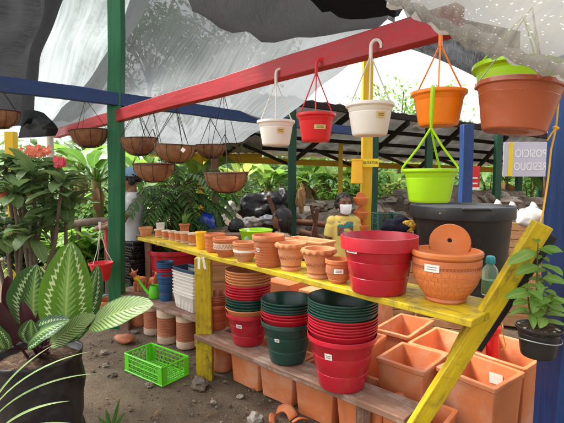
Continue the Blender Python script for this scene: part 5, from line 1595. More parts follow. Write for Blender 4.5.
# ------------------------------------------------------------------ foliage materials
G = {}
G['mid'] = leafmat('mid_green_leaf', (.045, .12, .022), (.11, .23, .04), trl=.38)
G['bright'] = leafmat('bright_leaf', (.10, .23, .03), (.24, .40, .07), trl=.45)
G['yellow'] = leafmat('yellow_green_leaf', (.22, .34, .06), (.40, .48, .11), trl=.42)
G['dark'] = leafmat('dark_leaf', (.012, .042, .012), (.035, .085, .022), trl=.22)
G['grey'] = leafmat('dull_green_leaf', (.07, .14, .05), (.17, .26, .09), rough=.5, trl=.36)
G['palm'] = leafmat('palm_leaf', (.038, .105, .028), (.11, .21, .055), trl=.32)
G['varieg'] = leafmat('variegated_leaf', (.10, .28, .035), (.34, .52, .10), vein=(.60, .64, .30), trl=.42)
G['stem'] = mat('green_brown_stem', (.10, .09, .045), .8, .25, 20, bump=.4, spec=.2)
G['bark'] = mat('grey_bark', (.13, .10, .075), .9, .3, 14, (1, 1, .3), bump=.8, bscale=30, spec=.15)
G['banana_stem'] = mat('banana_stem', (.16, .15, .05), .7, .3, 8, (1, 1, .25), bump=.3, spec=.25, col2=(.10, .05, .025), amt2=.6)
G['dead'] = mat('dead_leaf', (.16, .085, .045), .9, .3, 10, bump=.3, spec=.1, trl=.2)

def calmat(name, dark, mid, pale, feather=1.0, stripe=False):
    m, N, L = nt(name)
    uvn = N.new('ShaderNodeUVMap'); sp = N.new('ShaderNodeSeparateXYZ'); L.new(uvn.outputs[0], sp.inputs[0])
    t, v = sp.outputs[0], mathn(N, L, 'ABSOLUTE', sp.outputs[1])
    jit = noise_n(N, L, uvn.outputs[0], 9, 3)
    ph = mathn(N, L, 'SUBTRACT', mathn(N, L, 'MULTIPLY', t, 15.0), mathn(N, L, 'MULTIPLY', v, 4.0))
    saw = mathn(N, L, 'FRACT', mathn(N, L, 'ADD', ph, mathn(N, L, 'MULTIPLY', jit, .6)))
    # envelope: width of the pattern shrinks towards the tip
    env = mathn(N, L, 'SUBTRACT', 1.0, mathn(N, L, 'MULTIPLY', mathn(N, L, 'POWER', t, 2.0), .45))
    c = mixc(N, L, noise_n(N, L, uvn.outputs[0], 6, 3), dark, mid)
    if stripe:
        k = mathn(N, L, 'MULTIPLY', ramp(N, L, saw, [(.30, 0), (.48, 1)]), ramp(N, L, v, [(.86, 1), (.97, 0)]))
        c = mixc(N, L, k, c, pale)
    else:
        wob = mathn(N, L, 'MULTIPLY', mathn(N, L, 'SUBTRACT', noise_n(N, L, uvn.outputs[0], 5, 4), .5), .35)
        lim = mathn(N, L, 'MULTIPLY', env, mathn(N, L, 'ADD', mathn(N, L, 'ADD', .10, wob), mathn(N, L, 'MULTIPLY', saw, .30)))
        k = mathn(N, L, 'LESS_THAN', v, lim); c = mixc(N, L, mathn(N, L, 'MULTIPLY', k, .8), c, (pale[0] * .38, pale[1] * .55, pale[2] * .30))
        ctr = mathn(N, L, 'MULTIPLY', env, mathn(N, L, 'ADD', mathn(N, L, 'ADD', .58, wob), mathn(N, L, 'MULTIPLY', mathn(N, L, 'ABSOLUTE', mathn(N, L, 'SUBTRACT', saw, .5)), .42)))
        d = mathn(N, L, 'ABSOLUTE', mathn(N, L, 'SUBTRACT', v, ctr))
        c = mixc(N, L, ramp(N, L, d, [(.035, .85), (.075, 0)]), c, pale)
    c = mixc(N, L, ramp(N, L, v, [(.02, .8), (.05, 0)]), c, (.30, .40, .10))
    p = N.new('ShaderNodeBsdfPrincipled'); L.new(c, p.inputs['Base Color']); p.inputs['Roughness'].default_value = .38; p.inputs['Specular IOR Level'].default_value = .4
    L.new(bumpn(N, L, mathn(N, L, 'SINE', mathn(N, L, 'MULTIPLY', ph, 2 * PI)), .3, .003), p.inputs['Normal'])
    tb = N.new('ShaderNodeBsdfTranslucent'); L.new(c, tb.inputs[0])
    x = N.new('ShaderNodeMixShader'); x.inputs[0].default_value = .25; L.new(p.outputs[0], x.inputs[1]); L.new(tb.outputs[0], x.inputs[2])
    out(N, L, x.outputs[0]); return m
G['cal'] = calmat('patterned_leaf', (.045, .12, .010), (.09, .20, .018), (.44, .54, .28))
G['cal_dark'] = calmat('dark_patterned_leaf', (.014, .052, .012), (.032, .095, .02), (.36, .47, .24))
G['cal_stripe'] = calmat('striped_leaf', (.05, .13, .03), (.09, .19, .04), (.25, .33, .12), stripe=True)
G['maroon'] = mat('maroon_leaf_back', (.055, .012, .020), .45, .3, 10, bump=.2, spec=.35)

# ------------------------------------------------------------------ potted patterned plant in the black nursery bag
bc = at(38, 352, 2.2)
rb_ = span(41, 2.2)
r = thing('potted_plant', 'broad leaved plant with feather patterned and maroon leaves in a black nursery bag', 'potted plant', (bc.x, 2.2, 0), 0)
def bagmod(r_, z, a, i):
    k = 1 + .05 * noise.noise(V((math.cos(a) * 2.4, math.sin(a) * 2.4, z * 6))) + .02 * noise.noise(V((math.cos(a) * 7, math.sin(a) * 7, z * 14)))
    return r_ * k, z + (.02 * noise.noise(V((math.cos(a) * 2, math.sin(a) * 2, 5))) if i > 10 else 0)
hz = bc.z
MB().lathe([(0, 0), (rb_ * .9, 0), (rb_ * .98, .03), (rb_ * 1.02, .12), (rb_ * .96, .18), (rb_ * 1.02, .26), (rb_ * 1.0, .34), (rb_ * 1.04, .42), (rb_ * .99, hz - .06), (rb_ * 1.02, hz - .02), (rb_ * 1.03, hz - .004), (rb_ * 1.01, hz), (rb_ * .97, hz - .01), (rb_ * .95, hz - .05), (0, hz - .045)], 90, mod=bagmod).build('nursery_bag', M['bag'], r, angle=180)
sb = MB(); vs, fs = [], []
for j in range(8):
    for i in range(28):
        a = 2 * PI * i / 28; rr = rb_ * .965 * j / 7
        vs.append((rr * math.cos(a), rr * math.sin(a), hz - .045 + .03 * (1 - (j / 7) ** 2) + .012 * noise.noise(V((rr * 30 * math.cos(a), rr * 30 * math.sin(a), 1)))))
for j in range(7):
    for i in range(28): fs.append((j * 28 + i, j * 28 + (i + 1) % 28, (j + 1) * 28 + (i + 1) % 28, (j + 1) * 28 + i))
sb.add(vs, fs); sb.build('soil', M['soil'], r, angle=180)
def pleaf(base_px, tip_px, Yb, Yt, Wpx, m, nrm=(0, -1, .15), droop=.25, fold=.10, label=None, stem=True, pw=.9, wave=.02, name='leaf'):
    a, b = at(*base_px, Yb), at(*tip_px, Yt); a, b = a - r.location, b - r.location
    L_ = (b - a).length; d = (b - a)
    q = MB().leaf(a, d + V(nrm) * (droop * .5 * L_), nrm, L_ * 1.04, span(Wpx, (Yb + Yt) / 2), droop, fold, 18, pw, wave, rng.random() * 6, ex=.58)
    o = q.build(name, m, r, angle=180)
    s_ = o.modifiers.new('sub', 'SUBSURF'); s_.levels = 2; s_.render_levels = 2
    if stem:
        root = V((U(-.05, .05), U(-.05, .05), hz - .03))
        MB().tube([root, root.lerp(a, .5) + V((0, 0, .02)), a, a + d * .12], [.007, .006, .005, .003], 7).build('leaf_stalk', G['maroon'], o).parent = r
    return o
pleaf((66, 334), (70, 247), 2.12, 2.0, 50, G['cal'], (.35, -1, .1), .55, .16, pw=.85, wave=.03)
pleaf((36, 332), (36, 268), 2.2, 2.1, 56, G['cal_dark'], (-.1, -1, .25), .25, .10, pw=.85)
pleaf((90, 326), (149, 303), 2.0, 1.9, 34, G['cal_stripe'], (.0, -.75, .8), .45, .08)
pleaf((50, 345), (92, 316), 2.05, 2.0, 24, G['cal_stripe'], (.1, -.8, .6), .3, .10)
pleaf((34, 345), (30, 322), 2.0, 1.95, 26, G['cal_dark'], (0, -1, .5), .4, .1)
pleaf((24, 342), (8, 278), 2.25, 2.2, 22, G['maroon'], (.3, -1, .0), -.3, .30)
pleaf((36, 348), (22, 302), 2.05, 2.0, 15, G['maroon'], (.7, -1, .1), .3, .45)
pleaf((42, 346), (52, 300), 2.15, 2.15, 16, G['maroon'], (-.5, -1, .2), .3, .4)
pleaf((14, 345), (-8, 300), 2.1, 2.0, 26, G['maroon'], (.3, -1, .3), .3, .25)
pleaf((52, 340), (62, 305), 2.3, 2.4, 22, G['cal_dark'], (.3, -.8, .6), .4, .1)
pleaf((70, 342), (98, 268), 2.25, 2.3, 26, G['cal_dark'], (.8, -.7, .2), .5, .2)
pleaf((28, 346), (60, 318), 1.98, 1.9, 30, G['cal_dark'], (.1, -.7, .8), .7, .12)
pleaf((48, 350), (66, 292), 2.2, 2.25, 15, G['maroon'], (-.8, -.8, .1), .4, .5)
pleaf((6, 350), (-14, 322), 2.0, 1.9, 28, G['cal_dark'], (0, -1, .6), .3, .1)

# ------------------------------------------------------------------ flowering plant with thick thorny stems
fc = at(34, 250, 2.75)
r = thing('flowering_plant', 'tall dull green plant with thorny stems and clusters of red flowers', 'flowering plant', (fc.x, 2.75, 0), 0)
st = MB(); lf = MB()
heads = [(34, 172, 2.7), (62, 182, 2.65), (12, 190, 2.6), (45, 205, 2.8), (22, 160, 2.9), (4, 165, 2.75), (66, 200, 2.8), (30, 225, 2.6), (5, 225, 2.65), (52, 165, 2.85), (16, 175, 2.95), (-12, 190, 2.8)]
for k, (px, py, Y) in enumerate(heads):
    e = at(px, py, Y) - r.location; b0 = V((U(-.12, .12), U(-.08, .08), 0))
    m1 = b0.lerp(e, .4) + V((U(-.06, .06), U(-.06, .06), 0)); m2 = b0.lerp(e, .75) + V((U(-.04, .04), 0, 0))
    pts = [b0, m1, m2, e]; st.tube(pts, [.017, .014, .012, .009], 9)
    for i in range(46):        # thorns
        t = U(.1, .98); j = min(2, int(t * 3)); p = pts[j].lerp(pts[j + 1], t * 3 - j); a = U(0, 6.28)
        st.tube([p + V((math.cos(a), math.sin(a), 0)) * .010, p + V((math.cos(a), math.sin(a), .25)) * .026], [.0028, .0004], 4)
    for i in range(21):
        a = i * 2.4 + U(-.3, .3); el = U(-.35, .95)
        d = V((math.cos(a) * math.cos(el), math.sin(a) * math.cos(el), math.sin(el)))
        lf.leaf(e + V((0, 0, U(-.09, .02))), d, V((0, 0, 1)) + d * -.2, U(.09, .25), U(.05, .095), U(.3, 1.2), .14, 8, 1.1, .03, i)
st.build('stem', G['bark'], r); lf.build('foliage', G['grey'], r, angle=180)
M['fl_red'] = mat('coral_flower', (.80, .24, .15), .6, .12, 30, bump=.1, spec=.2, trl=.2)
M['fl_pink'] = mat('rose_flower', (.72, .10, .13), .6, .12, 30, bump=.1, spec=.2, trl=.2)
def flowers(px, py, Y, w_, h_, m):
    c = at(px, py, Y) - r.location; b = MB()
    for i in range(46):
        p = c + V((U(-1, 1) * w_, U(-.6, .6) * w_, U(-1, 1) * h_))
        for k in range(4):
            a = k * PI / 2 + i
            d = V((math.cos(a), -.5, math.sin(a)))
            b.leaf(p, d, (0, -1, .3), .016, .018, .4, .1, 2, .8)
    b.build('flower_cluster', m, r, angle=180)
flowers(37, 151, 2.66, .075, .028, M['fl_red']); flowers(60, 162, 2.6, .028, .024, M['fl_pink']); flowers(1, 196, 2.6, .03, .025, M['fl_red'])

# ------------------------------------------------------------------ generic plants
def bush(name, loc, h, rad, nb, nl, L_, W_, g, label, cat, group=None, stemm='stem', pw=.9, spread=1.0, droop=.6, leafn=4, up=.5):
    r = thing(name, label, cat, loc, U(0, 6), group); st, lf = MB(), MB()
    for k in range(nb):
        a = 2 * PI * k / nb + U(-.4, .4); q = U(.35, 1.0) * rad; hh = h * U(.6, 1.0)
        p0 = V((U(-.05, .05), U(-.05, .05), 0)); p2 = V((math.cos(a) * q, math.sin(a) * q, hh)); p1 = p0.lerp(p2, .5) + V((0, 0, hh * .12))
        pts = [p0, p1, p2]; st.tube(pts, [.016 * h, .011 * h, .005 * h], 6)
        for i in range(nl):
            t = .18 + .82 * (i + rng.random()) / nl
            p = p0.lerp(p1, t * 2) if t < .5 else p1.lerp(p2, t * 2 - 1)
            b = i * 2.4 + U(-.4, .4); el = U(-.3, .9) * up * 2
            d = V((math.cos(b) * math.cos(el), math.sin(b) * math.cos(el), math.sin(el)))
            lf.leaf(p, d, V((0, 0, 1)) + V((U(-.4, .4), U(-.4, .4), 0)), L_ * U(.6, 1.15), W_ * U(.7, 1.15), droop * U(.5, 1.5), .15, leafn, pw, .0, i)
    st.build('stem', G[stemm], r); lf.build('foliage', G[g], r, angle=180)
    return r
def fronds(name, loc, n, h, L_, leafL, leafW, g, label, cat, group=None, nlf=16, base_h=.0, spread=.9, stemm='stem'):
    r = thing(name, label, cat, loc, 0, group); st, lf = MB(), MB()
    for k in range(n):
        a = k * 2.4 + U(-.3, .3); el = U(.15, 1.35); d = V((math.cos(a) * math.cos(el) * spread, math.sin(a) * math.cos(el) * spread, math.sin(el))).normalized()
        p = V((U(-.06, .06), U(-.06, .06), base_h * U(.15, 1.0))); pts = [p.copy()]; LL = L_ * U(.7, 1.1); m_ = 10
        for i in range(m_):
            d = (d + V((0, 0, -.13 - .02 * i))).normalized(); p = p + d * LL / m_; pts.append(p.copy())
        st.tube(pts, [.006 * (1 - .7 * i / m_) for i in range(m_ + 1)], 5)
        for i in range(nlf):
            t = .25 + .75 * i / nlf; j = min(m_ - 1, int(t * m_)); q = pts[j].lerp(pts[j + 1], t * m_ - j); dd = (pts[j + 1] - pts[j]).normalized()
            sd2 = dd.cross(V((0, 0, 1))); sd2 = sd2.normalized() if sd2.length > .01 else V((1, 0, 0))
            for s in (-1, 1):
                lf.leaf(q, dd * .7 + sd2 * s + V((0, 0, U(-.1, .25))), V((0, 0, 1)), leafL * U(.75, 1.1) * (1 - .45 * abs(t - .5)), leafW, U(.4, .9), .15, 4, .9)
    if base_h:
        for k in range(7): st.tube([(U(-.07, .07), U(-.07, .07), 0), (U(-.1, .1), U(-.1, .1), base_h * U(.7, 1))], [.012, .008], 6)
    st.build('stem', G[stemm], r); lf.build('foliage', G[g], r, angle=180)
    return r
pc = at(178, 225, 5.35)
pot_z = pc.z - .02
r = fronds('bushy_palm', (pc.x, 5.35, .25), 110, 1.0, .85, .18, .036, 'palm', 'dense dark green bushy palm behind the small clay pots', 'palm', nlf=13, base_h=1.15, spread=1.0)
MB().lathe(prof_clay(.34, .3, .75, .04, .014), 36).build('palm_pot', M['terra'], r).location = (0, 0, -.25)
c = at(184.5, 231, 4.6); r = thing('clay_pot', 'small clay pot with green shoots in front of the bushy palm', 'potted plant', (c.x, 4.6, c.z - .03), 0)
MB().lathe(prof_clay(.12, .11, .7, .02, .008), 32).build('pot_body', M['terra'], r)
lf = MB()
for i in range(16): lf.leaf((U(-.02, .02), U(-.02, .02), .1), (U(-.5, .5), U(-.5, .5), 1), (0, -1, .3), U(.08, .16), .018, .5, .1, 4)
lf.build('foliage', G['bright'], r, angle=180)
tag(bar('plank', (c.x - .5, 4.62, c.z - .048), (c.x + .6, 4.62, c.z - .048), .2, .03, M['wood_brown'], None, seed=31), 'weathered plank carrying the small potted shoots behind the yellow shelf', 'plank')
for k in (-.4, .5): tag(timber('trestle_leg', (c.x + k, 4.62, 0), (c.x + k, 4.62, c.z - .066), .06, .06, M['wood_brown'], 'brown upright under the weathered plank, ' + ('end beside the white planters' if k < 0 else 'end behind the clay bowls'), 'post'))

# potted variegated plant on the corner post
pb = at(539, 326, 1.66); D = span(44, 1.66); H = span(31, 1.66)
r = thing('potted_plant', 'small variegated plant in a black plastic pot fixed to the blue corner post', 'potted plant', (pb.x, 1.66, pb.z - H), 0)
MB().lathe(prof_plastic(D, H, .72, .012, .006, .003, (.8,)), 44).build('pot_body', M['black_pot'], r)
MB().tube([(D * .475 * math.cos(2 * PI * i / 32), D * .475 * math.sin(2 * PI * i / 32), H * .62 + .004 * math.sin(4 * PI * i / 32)) for i in range(32)], .0022, 6, closed=True).build('wire_ring', M['wire_grey'], r)
MB().tube([(0, D * .47, H * .62), (.0, .11, H * .66)], .003, 6).build('wire_hook', M['wire_grey'], r)
MB().blob((0, 0, H * .90), (D * .46, D * .46, .018), 2, .12, 4, 6).build('soil', M['soil'], r, angle=180)
ch = MB()
for i in range(40): 
    a, q = U(0, 6.28), U(0, D * .42); ch.blob((q * math.cos(a), q * math.sin(a), H * .93 + .007), (U(.004, .009), U(.004, .008), .003), i, .3, 1)
ch.build('bark_chips', M['stone_pale'], r, angle=40)
st, lf = MB(), MB()
top = at(538, 243, 1.64) - r.location; base = V((-.012, 0, H * .9))
stems = [(base, top), (base + V((.012, .01, 0)), at(549, 262, 1.66) - r.location), (base, at(527, 288, 1.62) - r.location), (base + V((.01, 0, 0)), at(553, 295, 1.6) - r.location)]
for a_, b_ in stems:
    mid = a_.lerp(b_, .5) + V((U(-.008, .008), U(-.008, .008), 0)); st.tube([a_, mid, b_], [.0042, .0034, .002], 7)
    for i in range(13):
        t = .25 + .75 * i / 12; p = a_.lerp(mid, t * 2) if t < .5 else mid.lerp(b_, t * 2 - 1)
        an = i * 2.2 + U(-.5, .5); el = U(-.2, .7); d = V((math.cos(an) * math.cos(el), math.sin(an) * math.cos(el) - .25, math.sin(el)))
        lf.leaf(p, d, V((0, -.5, 1)), U(.05, .085), U(.026, .040), U(.5, 1.1), .12, 7, .95, .02, i)
for px, py, qx, qy in [(536, 252, 512, 262), (538, 266, 520, 273), (540, 250, 562, 252), (543, 278, 566, 284), (534, 292, 510, 296), (541, 300, 566, 312), (538, 290, 536, 312)]:
    a_ = at(px, py, 1.63) - r.location; b_ = at(qx, qy, 1.58) - r.location
    st.tube([a_ + V((0, .02, -.01)), a_], .0018, 5)
    lf.leaf(a_, b_ - a_ + V((0, 0, .02)), (0, -.7, 1), (b_ - a_).length * 1.05, span(13, 1.6), .6, .1, 10, .9, .02, px)
st.build('stem', G['stem'], r); lf.build('foliage', G['varieg'], r, angle=180)

# arching fronds and sprouts at the near corner
c = at(-6, 470, 1.62)
r = thing('fern', 'light green plant of narrow arching leaves below the nursery bag', 'plant', (c.x, 1.62, 0), 0); lf = MB()
for (bx, by, tx, ty, w_) in [(-20, 440, 40, 366, 4), (-10, 450, 56, 424, 5), (-22, 440, 16, 346, 4), (-20, 440, -8, 352, 4), (-14, 450, 28, 398, 5), (-10, 462, 40, 436, 5)]:
    a, b = at(bx, by, 1.66) - r.location, at(tx, ty, 1.55 + U(-.1, .1)) - r.location; d = b - a
    lf.leaf(a, d.normalized() + V((0, 0, .55)), (0, -.3, 1), d.length * 1.12, span(w_, 1.6), 1.1, .2, 14, .8)
    lf.tube([V((0, 0, 0)), a.lerp(V((0, 0, 0)), .5) + V((0, 0, .05)), a], [.006, .005, .004], 5)
lf.build('foliage', leafmat('pale_narrow_leaf', (.12, .22, .05), (.26, .36, .12), vein=(.42, .48, .24), trl=.3), r, angle=180)
def sprout(px, py, tips, label, g='mid'):
    c = at_z(px, py, 0); r = thing('sprout', label, 'plant', (c.x, c.y, 0), 0); lf = MB()
    for tx, ty, w_ in tips:
        b = at(tx, ty, c.y - .02) - r.location
        lf.leaf((0, 0, 0), b + V((0, 0, .02)), (0, -1, .3), b.length * 1.05, span(w_, c.y), .3, .2, 8, .8)
    lf.build('foliage', G[g], r, angle=180)
sprout(112, 432, [(118, 402, 4), (104, 412, 5), (124, 416, 4), (96, 420, 5)], 'little green sprout on soil at the bottom edge', 'mid')

# ------------------------------------------------------------------ background garden
def banana(x, y, h, label, nl=8, LL=1.3, WW=.42, g='bright', rz=0, dead=True, group='banana plants behind the stall'):
    r = thing('banana_plant', label, 'plant', (x, y, 0), rz, group)
    MB().tube([(0, 0, 0), (.03, 0, h * .5), (0, .02, h), (0, .02, h + .15)], [.11, .095, .075, .05], 12).build('trunk', G['banana_stem'], r)
    lf = MB(); dl = MB()
    for k in range(nl):
        a = k * 2.4 + U(-.3, .3); el = U(.35, 1.25); d = V((math.cos(a) * math.cos(el), math.sin(a) * math.cos(el), math.sin(el)))
        p0 = V((0, .02, h - .1)); p1 = p0 + d * .35
        lf.tube([p0, p1], [.03, .02], 6)
        lf.leaf(p1, d, V((0, 0, 1)) - d * .3 + V((U(-.4, .4), U(-.4, .4), 0)), LL * U(.75, 1.15), WW * U(.8, 1.15), U(.9, 1.9), .10, 14, .75, .05, k * 3)
    if dead:
        for k in range(4):
            a = k * 1.7 + 1; dl.leaf((math.cos(a) * .08, math.sin(a) * .08, h * .9), (math.cos(a) * .6, math.sin(a) * .6, -.4), (0, 0, 1), LL * .6, WW * .4, 1.2, .3, 8, .8, .1, k)
        dl.build('dead_leaves', G['dead'], r, angle=180)
    lf.build('crown', G[g], r, angle=180)
    return r
spots = [(96, 7.4, 1.5, 'mid'), (82, 9.5, 1.7, 'bright'), (150, 10.5, 1.6, 'bright'), (190, 8.8, 1.35, 'bright'), (240, 11.8, 1.35, 'yellow'), (268, 12.2, 1.3, 'bright'), (305, 12.8, 1.4, 'mid'), (322, 13.5, 1.5, 'bright'), (350, 13.8, 1.4, 'yellow'), (392, 14.6, 1.5, 'bright'), (415, 15.2, 1.5, 'yellow'), (505, 13.0, 1.5, 'mid'), (545, 14, 1.6, 'bright'), (30, 8.5, 1.6, 'mid'), (-15, 9.5, 1.7, 'mid')]
bl = ['broad leaved banana plant beside the thick green post', 'yellow green banana plant between flowering plant and green post', 'banana plant seen beside the person in the cap', 'banana plant with bright leaves above the bushy palm', 'pale banana plant behind the dark brown post', 'banana plant above the black plastic sheeting', 'darker banana plant right of the second green post', 'tall banana plant behind the slim yellow post', 'yellow green banana plant above the masked child', 'banana plant behind the dark green and yellow posts', 'yellow green banana plant above the rocks by the black tub', 'dark banana plant under the lettered sign', 'banana plant beyond the lettered sign', 'banana plant behind the red flowers', 'banana plant at the far edge behind the flowering plant']
for (px, Y, h, g), lb in zip(spots, bl):
    k_ = .75 if px < 110 else 1.0
    banana(at(px, 178, Y).x, Y, h, lb, 9, 1.2 * k_, .40 * k_, g, U(0, 6))
bs = [(58, 6.6, 1.2, .6, 'mid'), (72, 5.6, .9, .4, 'bright'), (100, 6.0, .8, .35, 'mid'), (20, 6.2, 1.2, .7, 'dark'), (88, 8.2, 1.4, .7, 'mid'), (240, 11.2, 1.5, 1.0, 'mid'), (330, 12.8, 1.6, 1.1, 'bright'), (290, 12.5, 1.7, 1.1, 'yellow'), (370, 13, 1.8, 1.1, 'mid'), (400, 13.5, 1.6, 1.1, 'yellow'), (450, 14, 1.8, 1.2, 'mid'), (490, 14.5, 1.9, 1.2, 'bright'), (530, 15, 2.0, 1.3, 'mid'), (190, 11.5, 1.7, 1.1, 'bright'), (140, 11, 1.6, 1.0, 'mid'), (-20, 7.5, 1.4, .8, 'mid'), (118, 8.4, 1.4, .7, 'bright')]
bw = ['leafy green shrub behind the red flowers', 'small bright shrub by the log rail', 'low green shrub at the end of the log rail', 'dark leafy shrub behind the thorny stems', 'leafy shrub behind the banana trunk near the green post', 'green shrub behind the brown post', 'bright shrub behind the slim yellow post', 'yellow green shrub behind the second green post', 'green shrub behind the ochre post', 'yellow green shrub beyond the rocks by the child', 'green shrub behind the blue post', 'bright shrub beneath the open shed by the red notice', 'green shrub beneath the lettered sign', 'bright shrub behind the bushy palm', 'green shrub behind the person in the cap', 'green shrub at the edge beyond the flowering plant', 'bright shrub just beyond the thick green post']
for (px, Y, h, rad, g), lb in zip(bs, bw):
    bush('shrub', (at(px, 178, Y).x, Y, 0), h, rad, 13, 26, .26, .11, g, lb, 'shrub', 'shrubs behind the stall')
# log rail with two stakes
a, b = at(74, 224, 5.4), at(112, 221, 5.2)
r = thing('log_rail', 'rough log rail on two stakes beside the thick green post', 'rail', (a.x, 5.4, 0), 0)
MB().tube([a - r.location, a.lerp(b, .5) - r.location + V((0, 0, .012)), b - r.location], [.05, .045, .05], 12).build('log', G['bark'], r, angle=60)
for t in (.12, .85):
    q = a.lerp(b, t) - r.location; MB().tube([(q.x, q.y, 0), (q.x, q.y, q.z)], [.035, .03], 9).build('stake', G['bark'], r)
tag(MB().tube([at(107, 222, 5.1), at(106, 240, 5.0), at(108, 262, 4.9)], [.018, .024, .012], 7).build('ribbon', M['bright_red']), 'red ribbon hanging by the thick green post', 'ribbon')

# ------------------------------------------------------------------ heap of rocks, logs and plastic sheets behind the pots
def mound(name, cx, cy, rx, ry, h, m, label, seed):
    b = MB(); vs, fs = [], []; n, k = 40, 10
    for j in range(k + 1):
        for i in range(n):
            a = 2 * PI * i / n; q = j / k
            z = h * (1 - q ** 4) * (1 + .35 * noise.noise(V((math.cos(a) * q * 3, math.sin(a) * q * 3, seed)))) + .08 * noise.noise(V((math.cos(a) * q * 12, math.sin(a) * q * 12, seed)))
            vs.append((rx * q * math.cos(a), ry * q * math.sin(a), z if j < k else -.1))
    for j in range(k):
        for i in range(n): fs.append((j * n + i, j * n + (i + 1) % n, (j + 1) * n + (i + 1) % n, (j + 1) * n + i))
    b.add(vs, fs)
    tag(b.build(name, m, angle=60, loc=(cx, cy, 0)), label, None, None, 'stuff')
    return lambda x, y: max(0, h * (1 - (((x - cx) / rx) ** 2 + ((y - cy) / ry) ** 2) ** 2)) 
M['rubble'] = mat('earth_and_rubble', (.12, .09, .07), .95, .45, 5, bump=1, bscale=14, spec=.1, col2=(.26, .22, .19), amt2=.6, scale2=7)
h1 = mound('rubble', .45, 7.4, 2.3, 1.3, 1.02, M['rubble'], 'earth and rubble heaped behind the pots', 2)
h2 = mound('rubble', 3.6, 8.6, 2.6, 1.3, 1.15, M['rubble'], 'earth and rubble heaped beyond the black tub', 6)
for i in range(125):
    if i < 85: cx, cy, rx, ry, hf, ymax, lb, gr = .45, 7.4, 2.1, 1.2, h1, 7.4, 'grey brown rock in the heap between the child and the green post', 'rocks heaped behind the pots'
    else: cx, cy, rx, ry, hf, ymax, lb, gr = 3.6, 8.6, 2.4, 1.2, h2, 8.8, 'grey brown rock in the heap beyond the black tub', 'rocks heaped beyond the tub'
    while True:
        x, y = cx + U(-1, 1) * rx, cy + U(-1, .35) * ry
        if ((x - cx) / rx) ** 2 + ((y - cy) / ry) ** 2 < .95: break
    s = U(.10, .24)
    o = stone(i % 7, (x, y, hf(x, y) + s * .1), (s * U(.8, 1.4), s * U(.7, 1.1), s * U(.5, .9)), U(0, 6), lb, gr, 'stone_pale' if rng.random() < .3 else 'stone', 'rock', 'rock', U(-.4, .4))
for k, (px, py, qx, qy, Y, w_, lb) in enumerate([(300, 232, 336, 245, 6.0, .05, 'brown log sloping down beside the child'), (293, 222, 332, 226, 6.2, .045, 'brown log lying level on the rock heap'), (310, 248, 318, 208, 5.95, .03, 'thin brown stick standing against the rocks'), (318, 246, 311, 205, 5.95, .025, 'second thin stick crossing the standing one'), (268, 196, 276, 222, 6.05, .03, 'dark rod leaning on the black plastic sheeting'), (384, 214, 424, 228, 6.6, .06, 'thick log on the rocks behind the big red pot'), (378, 232, 412, 238, 6.4, .05, 'log at the base of the rocks behind the big red pot')]):
    a, b = at(px, py, Y), at(qx, qy, Y - .1)
    tag(MB().tube([a, a.lerp(b, .5) + V((.01, 0, .015)), b], [w_, w_ * 1.05, w_ * .85], 9).build('log', M['wood_post'], angle=60), lb, 'log')
def tarp(px, py, Y, rx, ry, rz, m, label, seed, name='plastic_sheet'):
    c = at(px, py, Y); b = MB(); b.blob((0, 0, 0), (rx, ry, rz), seed, .22, 5, 1.7)
    for i, p in enumerate(b.v): 
        q = p * 9; k = 1 + .10 * abs(noise.noise(q + V((seed, 0, 0)))) + .05 * noise.noise(q * 2.3); b.v[i] = V((p.x * k, p.y * k, p.z * k))
    tag(b.build(name, m, loc=c, angle=180), label, 'plastic sheet')
tarp(262, 209, 6.3, .34, .30, .24, M['bag'], 'crumpled black plastic sheeting over the rock heap', 3)
tarp(284, 207, 6.5, .17, .25, .27, M['bag'], 'smaller crumpled black sheeting touching the dark green post', 5)
tarp(232, 208, 6.1, .10, .12, .08, M['sack'], 'crumpled white bag lying on the rubble by the brown post', 7, 'plastic_bag')
tarp(252, 222, 5.9, .13, .12, .07, M['sack'], 'pale crumpled bag among rubble under the black sheeting', 8, 'plastic_bag')
tarp(268, 220, 5.9, .12, .12, .06, mat('grey_film', (.25, .26, .28), .4, .3, 8, bump=.7, bscale=16, spec=.5), 'grey crumpled film under the black sheeting', 9)
tarp(301, 199, 5.75, .055, .05, .17, mat('brown_sacking', (.26, .15, .07), .95, .25, 12, bump=.8, bscale=60, spec=.1), 'brown sack hanging beside the dark green post', 4, 'sack')
tarp(222, 235, 5.2, .25, .2, .10, M['rubble'], 'dusty dark sheet piled behind the ribbed clay pot', 12)
tarp(118, 300, 4.75, .16, .14, .12, M['bag'], 'black film bundle on soil by the thick green post', 13)
# table or bench that carries the cloth bag
slat_crate(at(402, 236, 3.9).x, 3.95, 0, .1, .4, .36, at(402, 232, 3.9).z - .02, 'tall wooden crate under the dark cloth bag', 6)
bx_ = at(206, 222, 5.2); slat_crate(bx_.x, 5.22, 0, .3, .4, .36, bx_.z - .09, 'wooden crate under the royal blue bag', 6)

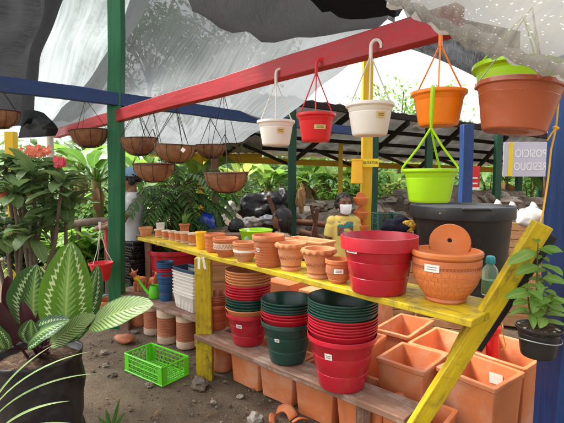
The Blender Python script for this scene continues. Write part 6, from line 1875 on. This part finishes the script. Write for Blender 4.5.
# ------------------------------------------------------------------ trees and far wood
def tree(x, y, h, cr, label, g='mid', nleaf=1500, trunk=.14, LL=.3, low=.35):
    r = thing('tree', label, 'tree', (x, y, 0), 0, 'trees behind the stall'); tk, lf = MB(), MB()
    tk.tube([(0, 0, -.1), (U(-.1, .1), U(-.1, .1), h * .4), (U(-.2, .2), 0, h * .75)], [trunk, trunk * .75, trunk * .35], 10)
    cl = []
    for k in range(16):
        a = k * 2.4; z0 = h * U(low, .7); e = V((math.cos(a) * cr * U(.4, 1), math.sin(a) * cr * U(.4, 1), z0 + h * U(.05, .35)))
        s = V((0, 0, z0)); mid = s.lerp(e, .5) + V((0, 0, .1)); tk.tube([s, mid, e], [trunk * .35, trunk * .22, .012], 6)
        cl += [e, mid.lerp(e, .5), e + V((U(-.4, .4), U(-.4, .4), U(-.2, .3)))]
    for i in range(nleaf):
        c = cl[i % len(cl)]; sg = .16 * cr
        p = c + V((rng.gauss(0, sg), rng.gauss(0, sg), rng.gauss(0, sg * .7)))
        lf.leaf(p, (U(-1, 1), U(-1, 1), U(-.8, .4)), (U(-.5, .5), U(-.5, .5), 1), LL * U(.6, 1.2), LL * .45, .5, .1, 2, .9)
    tk.build('trunk', G['bark'], r); lf.build('crown', G[g], r, angle=180)
for px, Y, h, cr, g, n, lb in [(150, 17, 8.5, 2.6, 'mid', 2600, 'tall tree seen through the pale net above the coco baskets'), (235, 15, 9.5, 2.6, 'mid', 2800, 'tall tree seen through the net between the blue and red beams'), (190, 20, 9, 2.6, 'mid', 2200, 'farthest tall tree seen through the pale net')]:
    tree(at(px, 178, Y).x, Y, h, cr, lb, g, n)
tree(at(400, 178, 15).x, 15, 5.0, 1.9, 'thin pale tree above the tin roof between white and orange pots', 'bright', 900, .08, .2, .5)
tree(at(505, 178, 17).x, 17, 4.4, 1.8, 'thin low tree behind the big hanging pot', 'mid', 500, .08, .2, .5)

def far_wood():
    b = MB(); hills = MB()
    for i in range(9000):
        x = U(-26, 30); y = 16.5 + abs(rng.gauss(0, 3)) + .02 * x * x
        top = 2.7 + 1.4 * noise.noise(V((x * .22, y * .2, 3))) + .12 * (y - 16)
        z = U(0, 1) ** .8 * top
        b.leaf((x, y, z), (U(-1, 1), U(-1, .3), U(-.6, .5)), (U(-.3, .3), -.4, 1), U(.35, .8), U(.16, .34), .7, .1, 2, .9)
    tag(b.build('far_woodland', G['mid'], angle=180), 'mass of green foliage closing the view behind the stall', None, None, 'stuff')
    vs, fs = [], []
    for j in range(9):
        for i in range(40):
            x = -60 + 3.2 * i; y = 20 + j * 6
            vs.append((x, y, -.3 + j * .52 + .4 * noise.noise(V((x * .1, y * .1, 1))) * j * .3))
    for j in range(8):
        for i in range(39): fs.append((j * 40 + i, j * 40 + i + 1, (j + 1) * 40 + i + 1, (j + 1) * 40 + i))
    hills.add(vs, fs); tag(hills.build('hillside', mat('wooded_hillside', (.035, .07, .02), .95, .4, 1.2, bump=1, bscale=3, spec=.1, hv=0), angle=180), kind='structure')
far_wood()
gm = MB()
for i in range(5200):
    x, y = U(-6.5, 6), U(6.0, 14.5)
    gm.leaf((x, y, -.02), (U(-.7, .7), U(-.7, .7), 1), (U(-1, 1), -1, .2), U(.08, .28), .022, .8, .1, 3, .8)
tag(gm.build('grass', G['yellow'], angle=180), 'long yellow green grass beyond the stall', None, None, 'stuff')
